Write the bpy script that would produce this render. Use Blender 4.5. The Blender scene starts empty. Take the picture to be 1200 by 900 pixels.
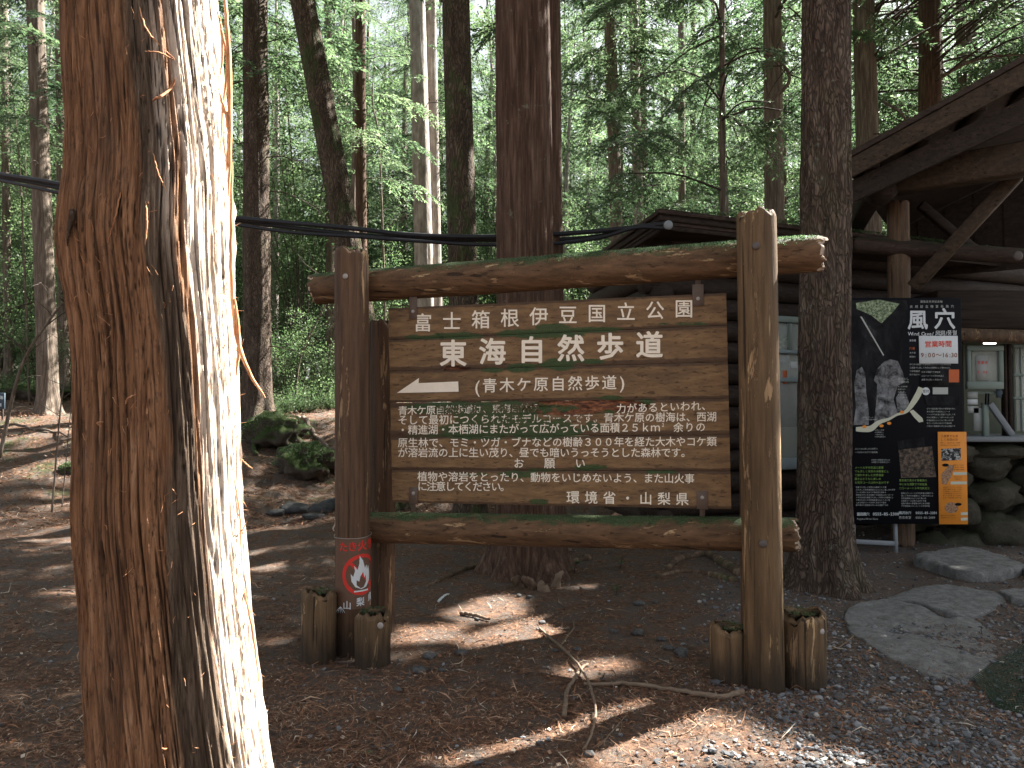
import bpy, math, random
import numpy as np
from mathutils import Vector, Matrix
R = math.radians
S = bpy.context.scene
COL = S.collection
rng = np.random.default_rng(7)
random.seed(7)

# ------------------------------------------------------------------ camera, sky, sun, exposure
CAMZ = 1.5
F = 870.0
PITCH = math.atan(25 / F)
cam = bpy.data.cameras.new('camera'); cam_o = bpy.data.objects.new('camera', cam); COL.objects.link(cam_o)
cam.sensor_width = 36; cam.lens = F / 1200 * 36
cam.clip_start = .05; cam.clip_end = 2000
cam_o.location = (0, 0, CAMZ); cam_o.rotation_euler = (math.pi / 2 + PITCH, 0, 0)
S.camera = cam_o
SUN_AZ, SUN_EL = R(57), R(47)
SUN = np.array([math.sin(SUN_AZ) * math.cos(SUN_EL), math.cos(SUN_AZ) * math.cos(SUN_EL), math.sin(SUN_EL)])
W = bpy.data.worlds.new('World'); S.world = W; W.use_nodes = True
nt = W.node_tree
sky = nt.nodes.new('ShaderNodeTexSky'); sky.sky_type = 'NISHITA'; sky.sun_disc = False
sky.sun_elevation = SUN_EL; sky.sun_rotation = SUN_AZ; sky.dust_density = 2.5; sky.air_density = 1.0; sky.ozone_density = 0.6
hs = nt.nodes.new('ShaderNodeHueSaturation'); hs.inputs['Saturation'].default_value = .3      # the camera's white balance
nt.links.new(sky.outputs[0], hs.inputs['Color']); nt.links.new(hs.outputs[0], nt.nodes['Background'].inputs[0])
nt.nodes['Background'].inputs[1].default_value = 0.038
sl = bpy.data.lights.new('sun', 'SUN'); sl.energy = 5.0; sl.angle = R(.53); sl.color = (1, .95, .87)
so = bpy.data.objects.new('sun', sl); COL.objects.link(so)
so.rotation_euler = Vector(-SUN).to_track_quat('-Z', 'Y').to_euler()
S.view_settings.view_transform = 'Standard'; S.view_settings.look = 'None'
S.view_settings.exposure = 2.9; S.view_settings.gamma = 1
S.render.engine = 'CYCLES'
S.cycles.max_bounces = 5; S.cycles.diffuse_bounces = 3; S.cycles.glossy_bounces = 2; S.cycles.transmission_bounces = 4
S.cycles.transparent_max_bounces = 6; S.cycles.caustics_reflective = False; S.cycles.caustics_refractive = False
S.cycles.sample_clamp_indirect = 6

# ------------------------------------------------------------------ noise
_p = np.random.default_rng(3).permutation(256); _p = np.concatenate([_p, _p, _p])
_g = np.random.default_rng(4).normal(size=(256, 3)); _g /= np.linalg.norm(_g, axis=1)[:, None]
def pn(x, y=0., z=0.):
    x, y, z = np.broadcast_arrays(np.asarray(x, float), np.asarray(y, float), np.asarray(z, float))
    xi, yi, zi = np.floor(x).astype(int), np.floor(y).astype(int), np.floor(z).astype(int)
    xf, yf, zf = x - xi, y - yi, z - zi
    u, v, w = [t * t * t * (t * (t * 6 - 15) + 10) for t in (xf, yf, zf)]
    r = 0
    for dx in (0, 1):
        for dy in (0, 1):
            for dz in (0, 1):
                h = _p[_p[_p[(xi + dx) & 255] + ((yi + dy) & 255)] + ((zi + dz) & 255)]
                g = _g[h]
                d = g[..., 0] * (xf - dx) + g[..., 1] * (yf - dy) + g[..., 2] * (zf - dz)
                r = r + d * (u if dx else 1 - u) * (v if dy else 1 - v) * (w if dz else 1 - w)
    return r * 1.5
def fbm(x, y=0., z=0., o=4):
    r = 0; a = 1.
    for i in range(o):
        r = r + a * pn(x, y, z); a *= .5; x = np.asarray(x) * 2.03; y = np.asarray(y) * 2.03 + 7.1; z = np.asarray(z) * 2.03 + 3.7
    return r
def ss(a, b, x):
    t = np.clip((np.asarray(x, float) - a) / (b - a), 0, 1); return t * t * (3 - 2 * t)

# ------------------------------------------------------------------ terrain and pixel helpers
def H(x, y):
    x = np.asarray(x, float); y = np.asarray(y, float)
    side = 1 - ss(0.6, 3.2, x - .02 * y)
    back = ss(17, 26, y)
    side = np.maximum(side, back)
    h = (1.35 * ss(9.5, 17, y) + 1.1 * ss(16, 27, y)) * side
    far = ss(5.5, 12, y)
    h = h + .035 * pn(x * .8, y * .8, 5.) * ss(1, 3, np.abs(y - 2) + 1) + far * side * (.22 * pn(x * .35, y * .35, 1.) + .17 * pn(x * 1.1, y * 1.1, 2.))
    h = h + .012 * pn(x * 3.1, y * 3.1, 9.) + far * side * .075 * pn(x * 3, y * 3, 3.)
    return h
def ray(px, py):
    a, c = (px - 600) / F, -(py - 450) / F
    return np.array([a, math.cos(PITCH) - c * math.sin(PITCH), math.sin(PITCH) + c * math.cos(PITCH)])
def at(px, py, D):
    r = ray(px, py); r = r / r[1] * D
    return np.array([r[0], D, CAMZ + r[2]])
def gp(px, py, dz=0.):
    r = ray(px, py); r = r / r[1]
    t = 1.2; step = .03
    while t < 80:
        if CAMZ + r[2] * t <= float(H(r[0] * t, t)): break
        t += step * (1 + t * .1)
    x, y = r[0] * t, t
    return np.array([x, y, float(H(x, y)) + dz])
def project(P):
    P = np.asarray(P, float); d = P - np.array([0, 0, CAMZ])
    y = d[..., 1] * math.cos(PITCH) + d[..., 2] * math.sin(PITCH)
    z = -d[..., 1] * math.sin(PITCH) + d[..., 2] * math.cos(PITCH)
    return 600 + F * d[..., 0] / y, 450 - F * z / y, y

# ------------------------------------------------------------------ object helpers
def tag(o, label=None, cat=None, group=None, kind=None):
    if label: o['label'] = label
    if cat: o['category'] = cat
    if group: o['group'] = group
    if kind: o['kind'] = kind
    return o
def empty(name, loc, label=None, cat=None, group=None):
    o = bpy.data.objects.new(name, None); COL.objects.link(o); o.location = loc
    o.empty_display_size = .2
    return tag(o, label, cat, group)
def mkmesh(name, V, Fs, mat=None, attrs=None, smooth=True):
    """V (N,3); Fs list of int arrays (M,3)/(M,4)"""
    me = bpy.data.meshes.new(name)
    if not isinstance(Fs, (list, tuple)): Fs = [Fs]
    Fs = [np.asarray(f, dtype=np.int64) for f in Fs if len(f)]
    V = np.asarray(V, dtype=np.float32)
    me.vertices.add(len(V)); me.vertices.foreach_set('co', V.ravel())
    nl = sum(f.size for f in Fs); nf = sum(len(f) for f in Fs)
    me.loops.add(nl); me.loops.foreach_set('vertex_index', np.concatenate([f.ravel() for f in Fs]).astype(np.int32))
    me.polygons.add(nf)
    st = []; c = 0
    for f in Fs:
        k = f.shape[1]; st.append(c + np.arange(len(f)) * k); c += f.size
    me.polygons.foreach_set('loop_start', np.concatenate(st).astype(np.int32))
    if smooth: me.polygons.foreach_set('use_smooth', np.ones(nf, bool))
    else: me.polygons.foreach_set('use_smooth', np.zeros(nf, bool))
    if attrs:
        for k, a in attrs.items():
            at_ = me.attributes.new(k, 'FLOAT', 'POINT'); at_.data.foreach_set('value', np.asarray(a, dtype=np.float32))
    me.update(calc_edges=True); me.validate()
    if mat: me.materials.append(mat)
    return me
def link(name, me, parent=None, loc=None, rot=None, scale=None):
    o = bpy.data.objects.new(name, me); COL.objects.link(o)
    if parent: o.parent = parent
    if loc is not None: o.location = loc
    if rot is not None: o.rotation_euler = rot
    if scale is not None: o.scale = (scale,) * 3 if np.isscalar(scale) else scale
    return o
def mk(name, V, Fs, mat=None, parent=None, attrs=None, smooth=True, origin=None):
    """world coordinate vertices; the object's origin goes to the parent's or to its own base"""
    V = np.array(V, float)
    if parent is not None: off = np.array(parent_world(parent))
    elif origin is not None: off = np.array(origin, float)
    else: off = np.array([V[:, 0].mean(), V[:, 1].mean(), V[:, 2].min()])
    me = mkmesh(name, V - off, Fs, mat, attrs, smooth)
    return link(name, me, parent, None if parent is not None else off)
def parent_world(p):
    v = np.zeros(3)
    while p is not None: v += np.array(p.location); p = p.parent
    return v
class MB:
    def __init__(s): s.V = []; s.F = {3: [], 4: []}; s.A = {}; s.n = 0
    def add(s, V, Fq, **at_):
        V = np.asarray(V, float)
        for f in (Fq if isinstance(Fq, list) else [Fq]):
            f = np.asarray(f)
            if len(f): s.F[f.shape[1]].append(f + s.n)
        s.V.append(V); s.n += len(V)
        for k, a in at_.items():
            s.A.setdefault(k, []).append(np.full(len(V), a) if np.isscalar(a) else np.asarray(a))
        return s
    def arrays(s):
        return np.concatenate(s.V), [np.concatenate(f) for f in s.F.values() if f], {k: np.concatenate(a) for k, a in s.A.items()}
    def mk(s, name, mat, parent=None, smooth=True, origin=None):
        V, Fs, A = s.arrays(); return mk(name, V, Fs, mat, parent, A, smooth, origin)
def box(c, size, rz=0., rx=0., ry=0., bev=0.):
    """bevelled box: returns V, [F]"""
    x, y, z = np.array(size) / 2; b = min(bev, x * .6, y * .6, z * .6)
    if b <= 0:
        V = np.array([[i * x, j * y, k * z] for i in (-1, 1) for j in (-1, 1) for k in (-1, 1)])
        Fq = [np.array([[0, 1, 3, 2], [4, 6, 7, 5], [0, 4, 5, 1], [2, 3, 7, 6], [0, 2, 6, 4], [1, 5, 7, 3]])]
    else:
        V = []; idx = {}
        for i in (-1, 1):
            for j in (-1, 1):
                for k in (-1, 1):
                    for ax in range(3):
                        p = [i * (x - b), j * (y - b), k * (z - b)]
                        p[ax] = (i * x, j * y, k * z)[ax]
                        idx[(i, j, k, ax)] = len(V); V.append(p)
        V = np.array(V); q = []; t = []
        for ax in range(3):
            a1, a2 = [(1, 2), (2, 0), (0, 1)][ax]
            for sg in (-1, 1):
                loop = []
                for (p1, p2) in ((-1, -1), (1, -1), (1, 1), (-1, 1)):
                    k = [0, 0, 0]; k[ax] = sg; k[a1] = p1; k[a2] = p2
                    loop.append(idx[(k[0], k[1], k[2], ax)])
                q.append(loop if sg > 0 else loop[::-1])
        for ax in range(3):
            a1, a2 = [(1, 2), (2, 0), (0, 1)][ax]
            for p1 in (-1, 1):
                for p2 in (-1, 1):
                    k0 = [0, 0, 0]; k0[ax] = -1; k0[a1] = p1; k0[a2] = p2; k1 = list(k0); k1[ax] = 1
                    l = [idx[(*k0, a1)], idx[(*k1, a1)], idx[(*k1, a2)], idx[(*k0, a2)]]
                    q.append(l if p1 * p2 < 0 else l[::-1])
        for i in (-1, 1):
            for j in (-1, 1):
                for k in (-1, 1):
                    l = [idx[(i, j, k, 0)], idx[(i, j, k, 1)], idx[(i, j, k, 2)]]
                    t.append(l if i * j * k > 0 else l[::-1])
        Fq = [np.array(q), np.array(t)]
    M = np.array(Matrix.Rotation(rz, 3, 'Z') @ Matrix.Rotation(ry, 3, 'Y') @ Matrix.Rotation(rx, 3, 'X'))
    return V @ M.T + np.array(c), Fq
def beam(p0, p1, w, h, bev=.006):
    """box from p0 to p1, w across (horizontal), h deep"""
    p0, p1 = np.array(p0, float), np.array(p1, float); d = p1 - p0; L = np.linalg.norm(d)
    V, Fq = box((0, 0, 0), (L, w, h), bev=bev)
    X = d / L; up = np.array([0, 0, 1.]) if abs(X[2]) < .95 else np.array([0, 1., 0])
    Y = np.cross(up, X); Y /= np.linalg.norm(Y); Z = np.cross(X, Y)
    return V @ np.array([X, Y, Z]) + (p0 + p1) / 2, Fq
def tube(P, r, n=8, cap=True):
    P = np.asarray(P, float); m = len(P); r = np.broadcast_to(np.asarray(r, float), (m,))
    T = np.gradient(P, axis=0); T /= np.linalg.norm(T, axis=1)[:, None] + 1e-12
    a = np.array([0, 0, 1.]) if abs(T[0][2]) < .9 else np.array([1., 0, 0])
    N = np.zeros_like(P); N[0] = np.cross(T[0], a); N[0] /= np.linalg.norm(N[0])
    for i in range(1, m):
        v = N[i - 1] - T[i] * np.dot(N[i - 1], T[i]); N[i] = v / (np.linalg.norm(v) + 1e-12)
    B = np.cross(T, N)
    th = np.arange(n) / n * 2 * math.pi
    V = P[:, None] + r[:, None, None] * (np.cos(th)[None, :, None] * N[:, None] + np.sin(th)[None, :, None] * B[:, None])
    V = V.reshape(-1, 3)
    i = np.arange(m - 1)[:, None] * n; j = np.arange(n)[None]; k = (j + 1) % n
    q = np.stack([i + j, i + k, i + n + k, i + n + j], -1).reshape(-1, 4)
    Fs = [q]
    if cap:
        c = len(V); V = np.vstack([V, P[0], P[-1]])
        jj = np.arange(n); kk = (jj + 1) % n; e = (m - 1) * n
        Fs.append(np.concatenate([np.stack([kk, jj, np.full(n, c)], 1), np.stack([e + jj, e + kk, np.full(n, c + 1)], 1)]))
    return V, Fs
def smoothpath(pts, n=24):
    """Catmull-Rom through the points"""
    P = np.asarray(pts, float)
    if len(P) == 2: return P[0] + (P[1] - P[0]) * np.linspace(0, 1, n)[:, None]
    Q = np.vstack([2 * P[0] - P[1], P, 2 * P[-1] - P[-2]]); out = []
    for t in np.linspace(0, len(P) - 1 - 1e-6, n):
        i = int(t); f = t - i; a, b, c, d = Q[i:i + 4]
        out.append(.5 * (2 * b + (c - a) * f + (2 * a - 5 * b + 4 * c - d) * f * f + (3 * b - a - 3 * c + d) * f ** 3))
    return np.array(out)
def grid_faces(m, n, wrap=False):
    i = np.arange(m - 1)[:, None] * n; j = np.arange(n if wrap else n - 1)[None]; k = (j + 1) % n
    return np.stack([i + j, i + k, i + n + k, i + n + j], -1).reshape(-1, 4)
def ico(sub=1):
    import bmesh
    bm = bmesh.new(); bmesh.ops.create_icosphere(bm, subdivisions=sub, radius=1)
    V = np.array([v.co[:] for v in bm.verts]); Fq = np.array([[v.index for v in f.verts] for f in bm.faces]); bm.free()
    return V, Fq
ICO1, ICO2, ICO3, ICO4 = ico(1), ico(2), ico(3), ico(4)

# ------------------------------------------------------------------ materials
class Mat:
    def __init__(s, name):
        s.m = bpy.data.materials.new(name); s.m.use_nodes = True; s.t = s.m.node_tree
        s.b = s.t.nodes['Principled BSDF']; s.out = s.t.nodes['Material Output']
        s.b.inputs['Roughness'].default_value = .85; s.b.inputs['Specular IOR Level'].default_value = .25
    def n(s, typ, **kw):
        nd = s.t.nodes.new(typ)
        for k, v in kw.items():
            if hasattr(nd, k) and not k[0].isupper(): setattr(nd, k, v)
            else: nd.inputs[k.replace('_', ' ')].default_value = v
        return nd
    def l(s, a, b): s.t.links.new(a, b); return s
    def coord(s, scale=(1, 1, 1), kind='Object'):
        tc = s.n('ShaderNodeTexCoord'); mp = s.n('ShaderNodeMapping'); mp.inputs['Scale'].default_value = scale
        s.l(tc.outputs[kind], mp.inputs['Vector']); return mp.outputs[0]
    def noise(s, vec, scale, detail=6, rough=.6, dist=0.):
        nd = s.n('ShaderNodeTexNoise'); nd.inputs['Scale'].default_value = scale; nd.inputs['Detail'].default_value = detail
        nd.inputs['Roughness'].default_value = rough; nd.inputs['Distortion'].default_value = dist
        if vec is not None: s.l(vec, nd.inputs['Vector'])
        return nd.outputs['Fac']
    def ramp(s, fac, stops):
        nd = s.n('ShaderNodeValToRGB'); e = nd.color_ramp.elements
        while len(e) < len(stops): e.new(.5)
        for i, (p, c) in enumerate(stops):
            e[i].position = p; e[i].color = (*c, 1) if len(c) == 3 else c
        s.l(fac, nd.inputs[0]); return nd.outputs[0]
    def step(s, fac, a, b):
        nd = s.n('ShaderNodeMapRange', interpolation_type='SMOOTHSTEP'); nd.inputs[1].default_value = a; nd.inputs[2].default_value = b
        s.l(fac, nd.inputs[0]); return nd.outputs[0]
    def mix(s, fac, a, b):
        nd = s.n('ShaderNodeMix', data_type='RGBA')
        for sock, v in ((nd.inputs[0], fac), (nd.inputs[6], a), (nd.inputs[7], b)):
            if isinstance(v, (int, float)): sock.default_value = v
            elif isinstance(v, tuple): sock.default_value = (*v, 1)
            else: s.l(v, sock)
        return nd.outputs[2]
    def math(s, op, a, b=None):
        nd = s.n('ShaderNodeMath', operation=op)
        for i, v in enumerate((a, b)):
            if v is None: continue
            if isinstance(v, (int, float)): nd.inputs[i].default_value = v
            else: s.l(v, nd.inputs[i])
        return nd.outputs[0]
    def attr(s, name):
        nd = s.n('ShaderNodeAttribute', attribute_name=name); return nd.outputs['Fac']
    def color(s, c):
        if isinstance(c, tuple): s.b.inputs['Base Color'].default_value = (*c, 1)
        else: s.l(c, s.b.inputs['Base Color'])
        return s
    def bump(s, h, strength=.5, dist=.01, nrm=None):
        nd = s.n('ShaderNodeBump'); nd.inputs['Strength'].default_value = strength; nd.inputs['Distance'].default_value = dist
        s.l(h, nd.inputs['Height'])
        if nrm is not None: s.l(nrm, nd.inputs['Normal'])
        s.l(nd.outputs[0], s.b.inputs['Normal']); return nd.outputs[0]
    def rough(s, v): s.b.inputs['Roughness'].default_value = v; return s
def normal_z(M):
    g = M.n('ShaderNodeNewGeometry'); sx = M.n('ShaderNodeSeparateXYZ'); M.l(g.outputs['Normal'], sx.inputs[0]); return sx.outputs[2]

def m_plain(name, c, rough=.7, bumpy=0., vary=.25, sc=20):
    M = Mat(name); v = M.coord()
    n = M.noise(v, sc, 5)
    M.color(M.mix(n, tuple(x * (1 - vary) for x in c), tuple(min(1, x * (1 + vary)) for x in c))); M.rough(rough)
    if bumpy: M.bump(n, bumpy, .01)
    return M.m

def m_bark(name, c0, c1, c2, sc=(1, 1, .12), s=14, bump=1., plates=False, moss=.0, lichen=0.):
    M = Mat(name); v = M.coord(sc)
    a = M.noise(v, s, 8, .65, .3); b = M.noise(M.coord((1, 1, .05)), s * 3, 5, .6)
    hgt = a
    if plates:
        vo = M.n('ShaderNodeTexVoronoi', feature='DISTANCE_TO_EDGE'); vo.inputs['Scale'].default_value = 34
        wv = M.coord((1, 1, .26)); w = M.n('ShaderNodeVectorMath', operation='ADD'); nn = M.n('ShaderNodeTexNoise'); nn.inputs['Scale'].default_value = 9
        M.l(wv, nn.inputs['Vector']); sc2 = M.n('ShaderNodeVectorMath', operation='SCALE'); sc2.inputs[3].default_value = .2
        M.l(nn.outputs['Color'], sc2.inputs[0]); M.l(wv, w.inputs[0]); M.l(sc2.outputs[0], w.inputs[1]); M.l(w.outputs[0], vo.inputs['Vector'])
        e = M.step(vo.outputs['Distance'], 0., .22)
        hgt = M.math('ADD', M.math('MULTIPLY', e, .5), M.math('MULTIPLY', a, .6))
    col = M.ramp(M.math('ADD', M.math('MULTIPLY', a, .65), M.math('MULTIPLY', b, .35)), [(.32, c0), (.5, c1), (.68, c2)])
    if plates: col = M.mix(M.math('MULTIPLY', M.math('SUBTRACT', 1., e), .6), col, tuple(x * .35 for x in c0))
    if lichen:
        ln = M.step(M.noise(M.coord(), 11, 8, .75), .60, .66); col = M.mix(M.math('MULTIPLY', ln, lichen), col, (.22, .26, .2))
    if moss:
        mn = M.step(M.noise(M.coord((1, 1, .5)), 3.2, 7, .7), .5, .62); col = M.mix(M.math('MULTIPLY', mn, moss), col, (.045, .075, .02))
    M.color(col); M.bump(hgt, bump, .03); M.rough(.92)
    return M.m

def m_leaf(name, cols, trans=.45):
    M = Mat(name)
    t = M.attr('tint'); oi = M.n('ShaderNodeObjectInfo')
    f = M.math('ADD', M.math('MULTIPLY', t, .8), M.math('MULTIPLY', oi.outputs['Random'], .2))
    c = M.ramp(f, cols); M.color(c); M.rough(.5); M.b.inputs['Specular IOR Level'].default_value = .45
    tr = M.n('ShaderNodeBsdfTranslucent'); br = M.n('ShaderNodeHueSaturation'); br.inputs['Value'].default_value = 1.7; br.inputs['Saturation'].default_value = 1.1
    M.l(c, br.inputs['Color']); M.l(br.outputs[0], tr.inputs[0])
    ms = M.n('ShaderNodeMixShader'); ms.inputs[0].default_value = trans
    M.l(M.b.outputs[0], ms.inputs[1]); M.l(tr.outputs[0], ms.inputs[2]); M.l(ms.outputs[0], M.out.inputs[0])
    return M.m
def m_tint(name, stops, rough=.9, extra=0.):
    M = Mat(name); c = M.ramp(M.attr('tint'), stops)
    if extra:
        n = M.noise(M.coord(), 60, 4); c = M.mix(M.math('MULTIPLY', n, extra), c, (.02, .015, .01)); M.bump(n, .3, .003)
    M.color(c); M.rough(rough); return M.m

MT = {}
MT['leaf'] = m_leaf('conifer_foliage', [(0, (.030, .056, .030)), (.5, (.068, .108, .056)), (1, (.155, .205, .115))], .55)
MT['leaf2'] = m_leaf('broadleaf_foliage', [(0, (.038, .070, .032)), (.5, (.078, .125, .056)), (1, (.165, .22, .115))], .5)
MT['cedar'] = m_bark('cedar_bark', (.026, .014, .009), (.082, .047, .032), (.19, .125, .09), sc=(1, 1, .07), s=22, bump=1.2, lichen=.35)
MT['fir'] = m_bark('fir_bark', (.05, .034, .026), (.115, .08, .06), (.21, .165, .13), sc=(1, 1, .3), s=9, bump=1., plates=True, lichen=.5, moss=.15)
MT['firmoss'] = m_bark('mossy_fir_bark', (.045, .032, .022), (.10, .072, .05), (.18, .14, .1), sc=(1, 1, .3), s=9, bump=1., plates=True, lichen=.4, moss=.75)
MT['pale'] = m_bark('pale_bark', (.12, .10, .085), (.27, .235, .21), (.45, .42, .38), sc=(1, 1, .4), s=7, bump=.7, lichen=.5)
MT['greybark'] = m_bark('grey_brown_bark', (.045, .034, .026), (.135, .105, .082), (.28, .235, .195), sc=(1, 1, .1), s=20, bump=1.2, lichen=.5)
MT['dead'] = m_plain('dead_branch_wood', (.17, .125, .09), .9, .6, .5, 30)
MT['twig'] = m_plain('thin_branch_bark', (.055, .042, .033), .9, .3, .4, 30)
# large tree in front
def m_bigbark():
    M = Mat('shaggy_cypress_bark')
    a = M.noise(M.coord((1, 1, .06)), 26, 8, .62, .4); b = M.noise(M.coord((1, 1, .025)), 90, 5, .6); big = M.noise(M.coord((1, 1, .15)), 6, 5, .55)
    fib = M.noise(M.coord((1, 1, .018)), 230, 4, .6)
    f = M.math('ADD', M.math('MULTIPLY', a, .38), M.math('ADD', M.math('MULTIPLY', b, .27), M.math('ADD', M.math('MULTIPLY', big, .12), M.math('MULTIPLY', fib, .23))))
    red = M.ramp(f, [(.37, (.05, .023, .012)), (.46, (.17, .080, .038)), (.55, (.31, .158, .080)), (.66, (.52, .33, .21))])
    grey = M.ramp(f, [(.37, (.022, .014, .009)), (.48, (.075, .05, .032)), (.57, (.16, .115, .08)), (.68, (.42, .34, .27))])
    pale = M.ramp(f, [(.35, (.16, .09, .055)), (.43, (.50, .38, .29)), (.54, (.70, .60, .50)), (.66, (.80, .73, .64))])  # sunlit side of the trunk, put into the colour
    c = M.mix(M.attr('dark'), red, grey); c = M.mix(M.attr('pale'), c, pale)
    fk = M.noise(M.coord((1, 1, .35)), 70, 8, .8); c = M.mix(M.math('MULTIPLY', M.step(fk, .54, .62), .6), c, (.05, .03, .02)); f = M.math('ADD', f, M.math('MULTIPLY', fk, -.35))
    big2 = M.noise(M.coord((1, 1, .3)), 9, 5, .6); c = M.mix(M.math('MULTIPLY', M.step(big2, .5, .68), .35), c, (.13, .095, .07))
    crev = M.attr('crev'); c = M.mix(crev, c, (.028, .014, .008))
    M.color(c); M.rough(.85)
    M.bump(f, 1., .02); return M.m
MT['big'] = m_bigbark()
def m_strip():
    M = Mat('peeling_bark_fibre'); a = M.noise(M.coord((1, 1, .1)), 60, 4)
    M.color(M.ramp(a, [(.35, (.25, .1, .045)), (.65, (.55, .3, .16))])); return M.m
MT['strip'] = m_strip()
# ground
def m_ground():
    M = Mat('needle_strewn_soil'); v = M.coord()
    a = M.noise(v, 1.1, 6, .6); b = M.noise(v, 22, 8, .75); c = M.noise(v, 160, 4, .8); d = M.noise(v, 5, 5, .6)
    base = M.ramp(b, [(.3, (.03, .017, .011)), (.46, (.082, .048, .032)), (.58, (.155, .088, .054)), (.75, (.27, .175, .12))])
    dirt = M.ramp(c, [(.3, (.035, .027, .022)), (.55, (.10, .078, .064)), (.75, (.24, .2, .17))])
    col = M.mix(M.step(d, .42, .6), base, dirt)
    gm = M.attr('gravel'); gcol = M.ramp(c, [(.3, (.03, .028, .026)), (.5, (.09, .085, .08)), (.75, (.22, .215, .21))])
    col = M.mix(M.math('MULTIPLY', gm, .75), col, gcol)
    mm = M.math('MULTIPLY', M.math('MULTIPLY', M.attr('mossy'), M.step(M.noise(v, 1.6, 7, .75), .52, .62)), .75); col = M.mix(mm, col, (.035, .055, .018))
    M.color(col); M.rough(.95)
    h = M.math('ADD', M.math('MULTIPLY', b, .6), M.math('MULTIPLY', c, .4)); M.bump(h, 1., .02); return M.m
MT['ground'] = m_ground()
MT['litter'] = m_tint('needle_litter', [(0, (.05, .026, .016)), (.35, (.13, .066, .040)), (.62, (.24, .125, .07)), (.82, (.36, .25, .17)), (1, (.5, .44, .36))])
MT['gravelm'] = m_tint('gravel_stone', [(0, (.04, .044, .05)), (.5, (.15, .16, .175)), (.85, (.30, .31, .325)), (1, (.42, .40, .36))], .8, .5)
def m_rock(name, c0, c1, moss=0., mossth=.35, s=6):
    M = Mat(name); v = M.coord(); a = M.noise(v, s, 9, .7); f = M.noise(v, s * 9, 5, .7)
    col = M.ramp(M.math('ADD', M.math('MULTIPLY', a, .6), M.math('MULTIPLY', f, .4)), [(.34, c0), (.66, c1)])
    if moss:
        k = M.math('ADD', M.math('MULTIPLY', normal_z(M), .5), M.math('MULTIPLY', M.noise(v, 9, 6, .7), .8))
        mc = M.ramp(M.noise(v, 60, 5, .7), [(.3, (.014, .022, .006)), (.6, (.04, .062, .014)), (.8, (.10, .13, .035))])
        col = M.mix(M.math('MULTIPLY', M.step(k, mossth, mossth + .15), moss), col, mc)
    M.color(col); M.bump(M.math('ADD', M.math('MULTIPLY', a, .4), M.math('MULTIPLY', f, .6)), 1., .035); M.rough(.9); return M.m
MT['rock'] = m_rock('grey_rock', (.05, .049, .048), (.17, .17, .17))
MT['lava'] = m_rock('dark_lava_rock', (.025, .025, .026), (.095, .096, .10), .2, .8)
MT['mossrock'] = m_rock('mossy_rock', (.03, .025, .02), (.1, .08, .06), 1., .45)
MT['stone'] = m_rock('wall_boulder', (.03, .028, .02), (.10, .093, .07), .45, .75, 4)
MT['slab'] = m_rock('pale_lava_slab', (.08, .08, .078), (.33, .33, .325), 0, 1, 14)
MT['stump'] = m_bark('old_stump_wood', (.03, .02, .014), (.10, .065, .045), (.3, .22, .15), s=9, bump=1.2, moss=.5)
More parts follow.
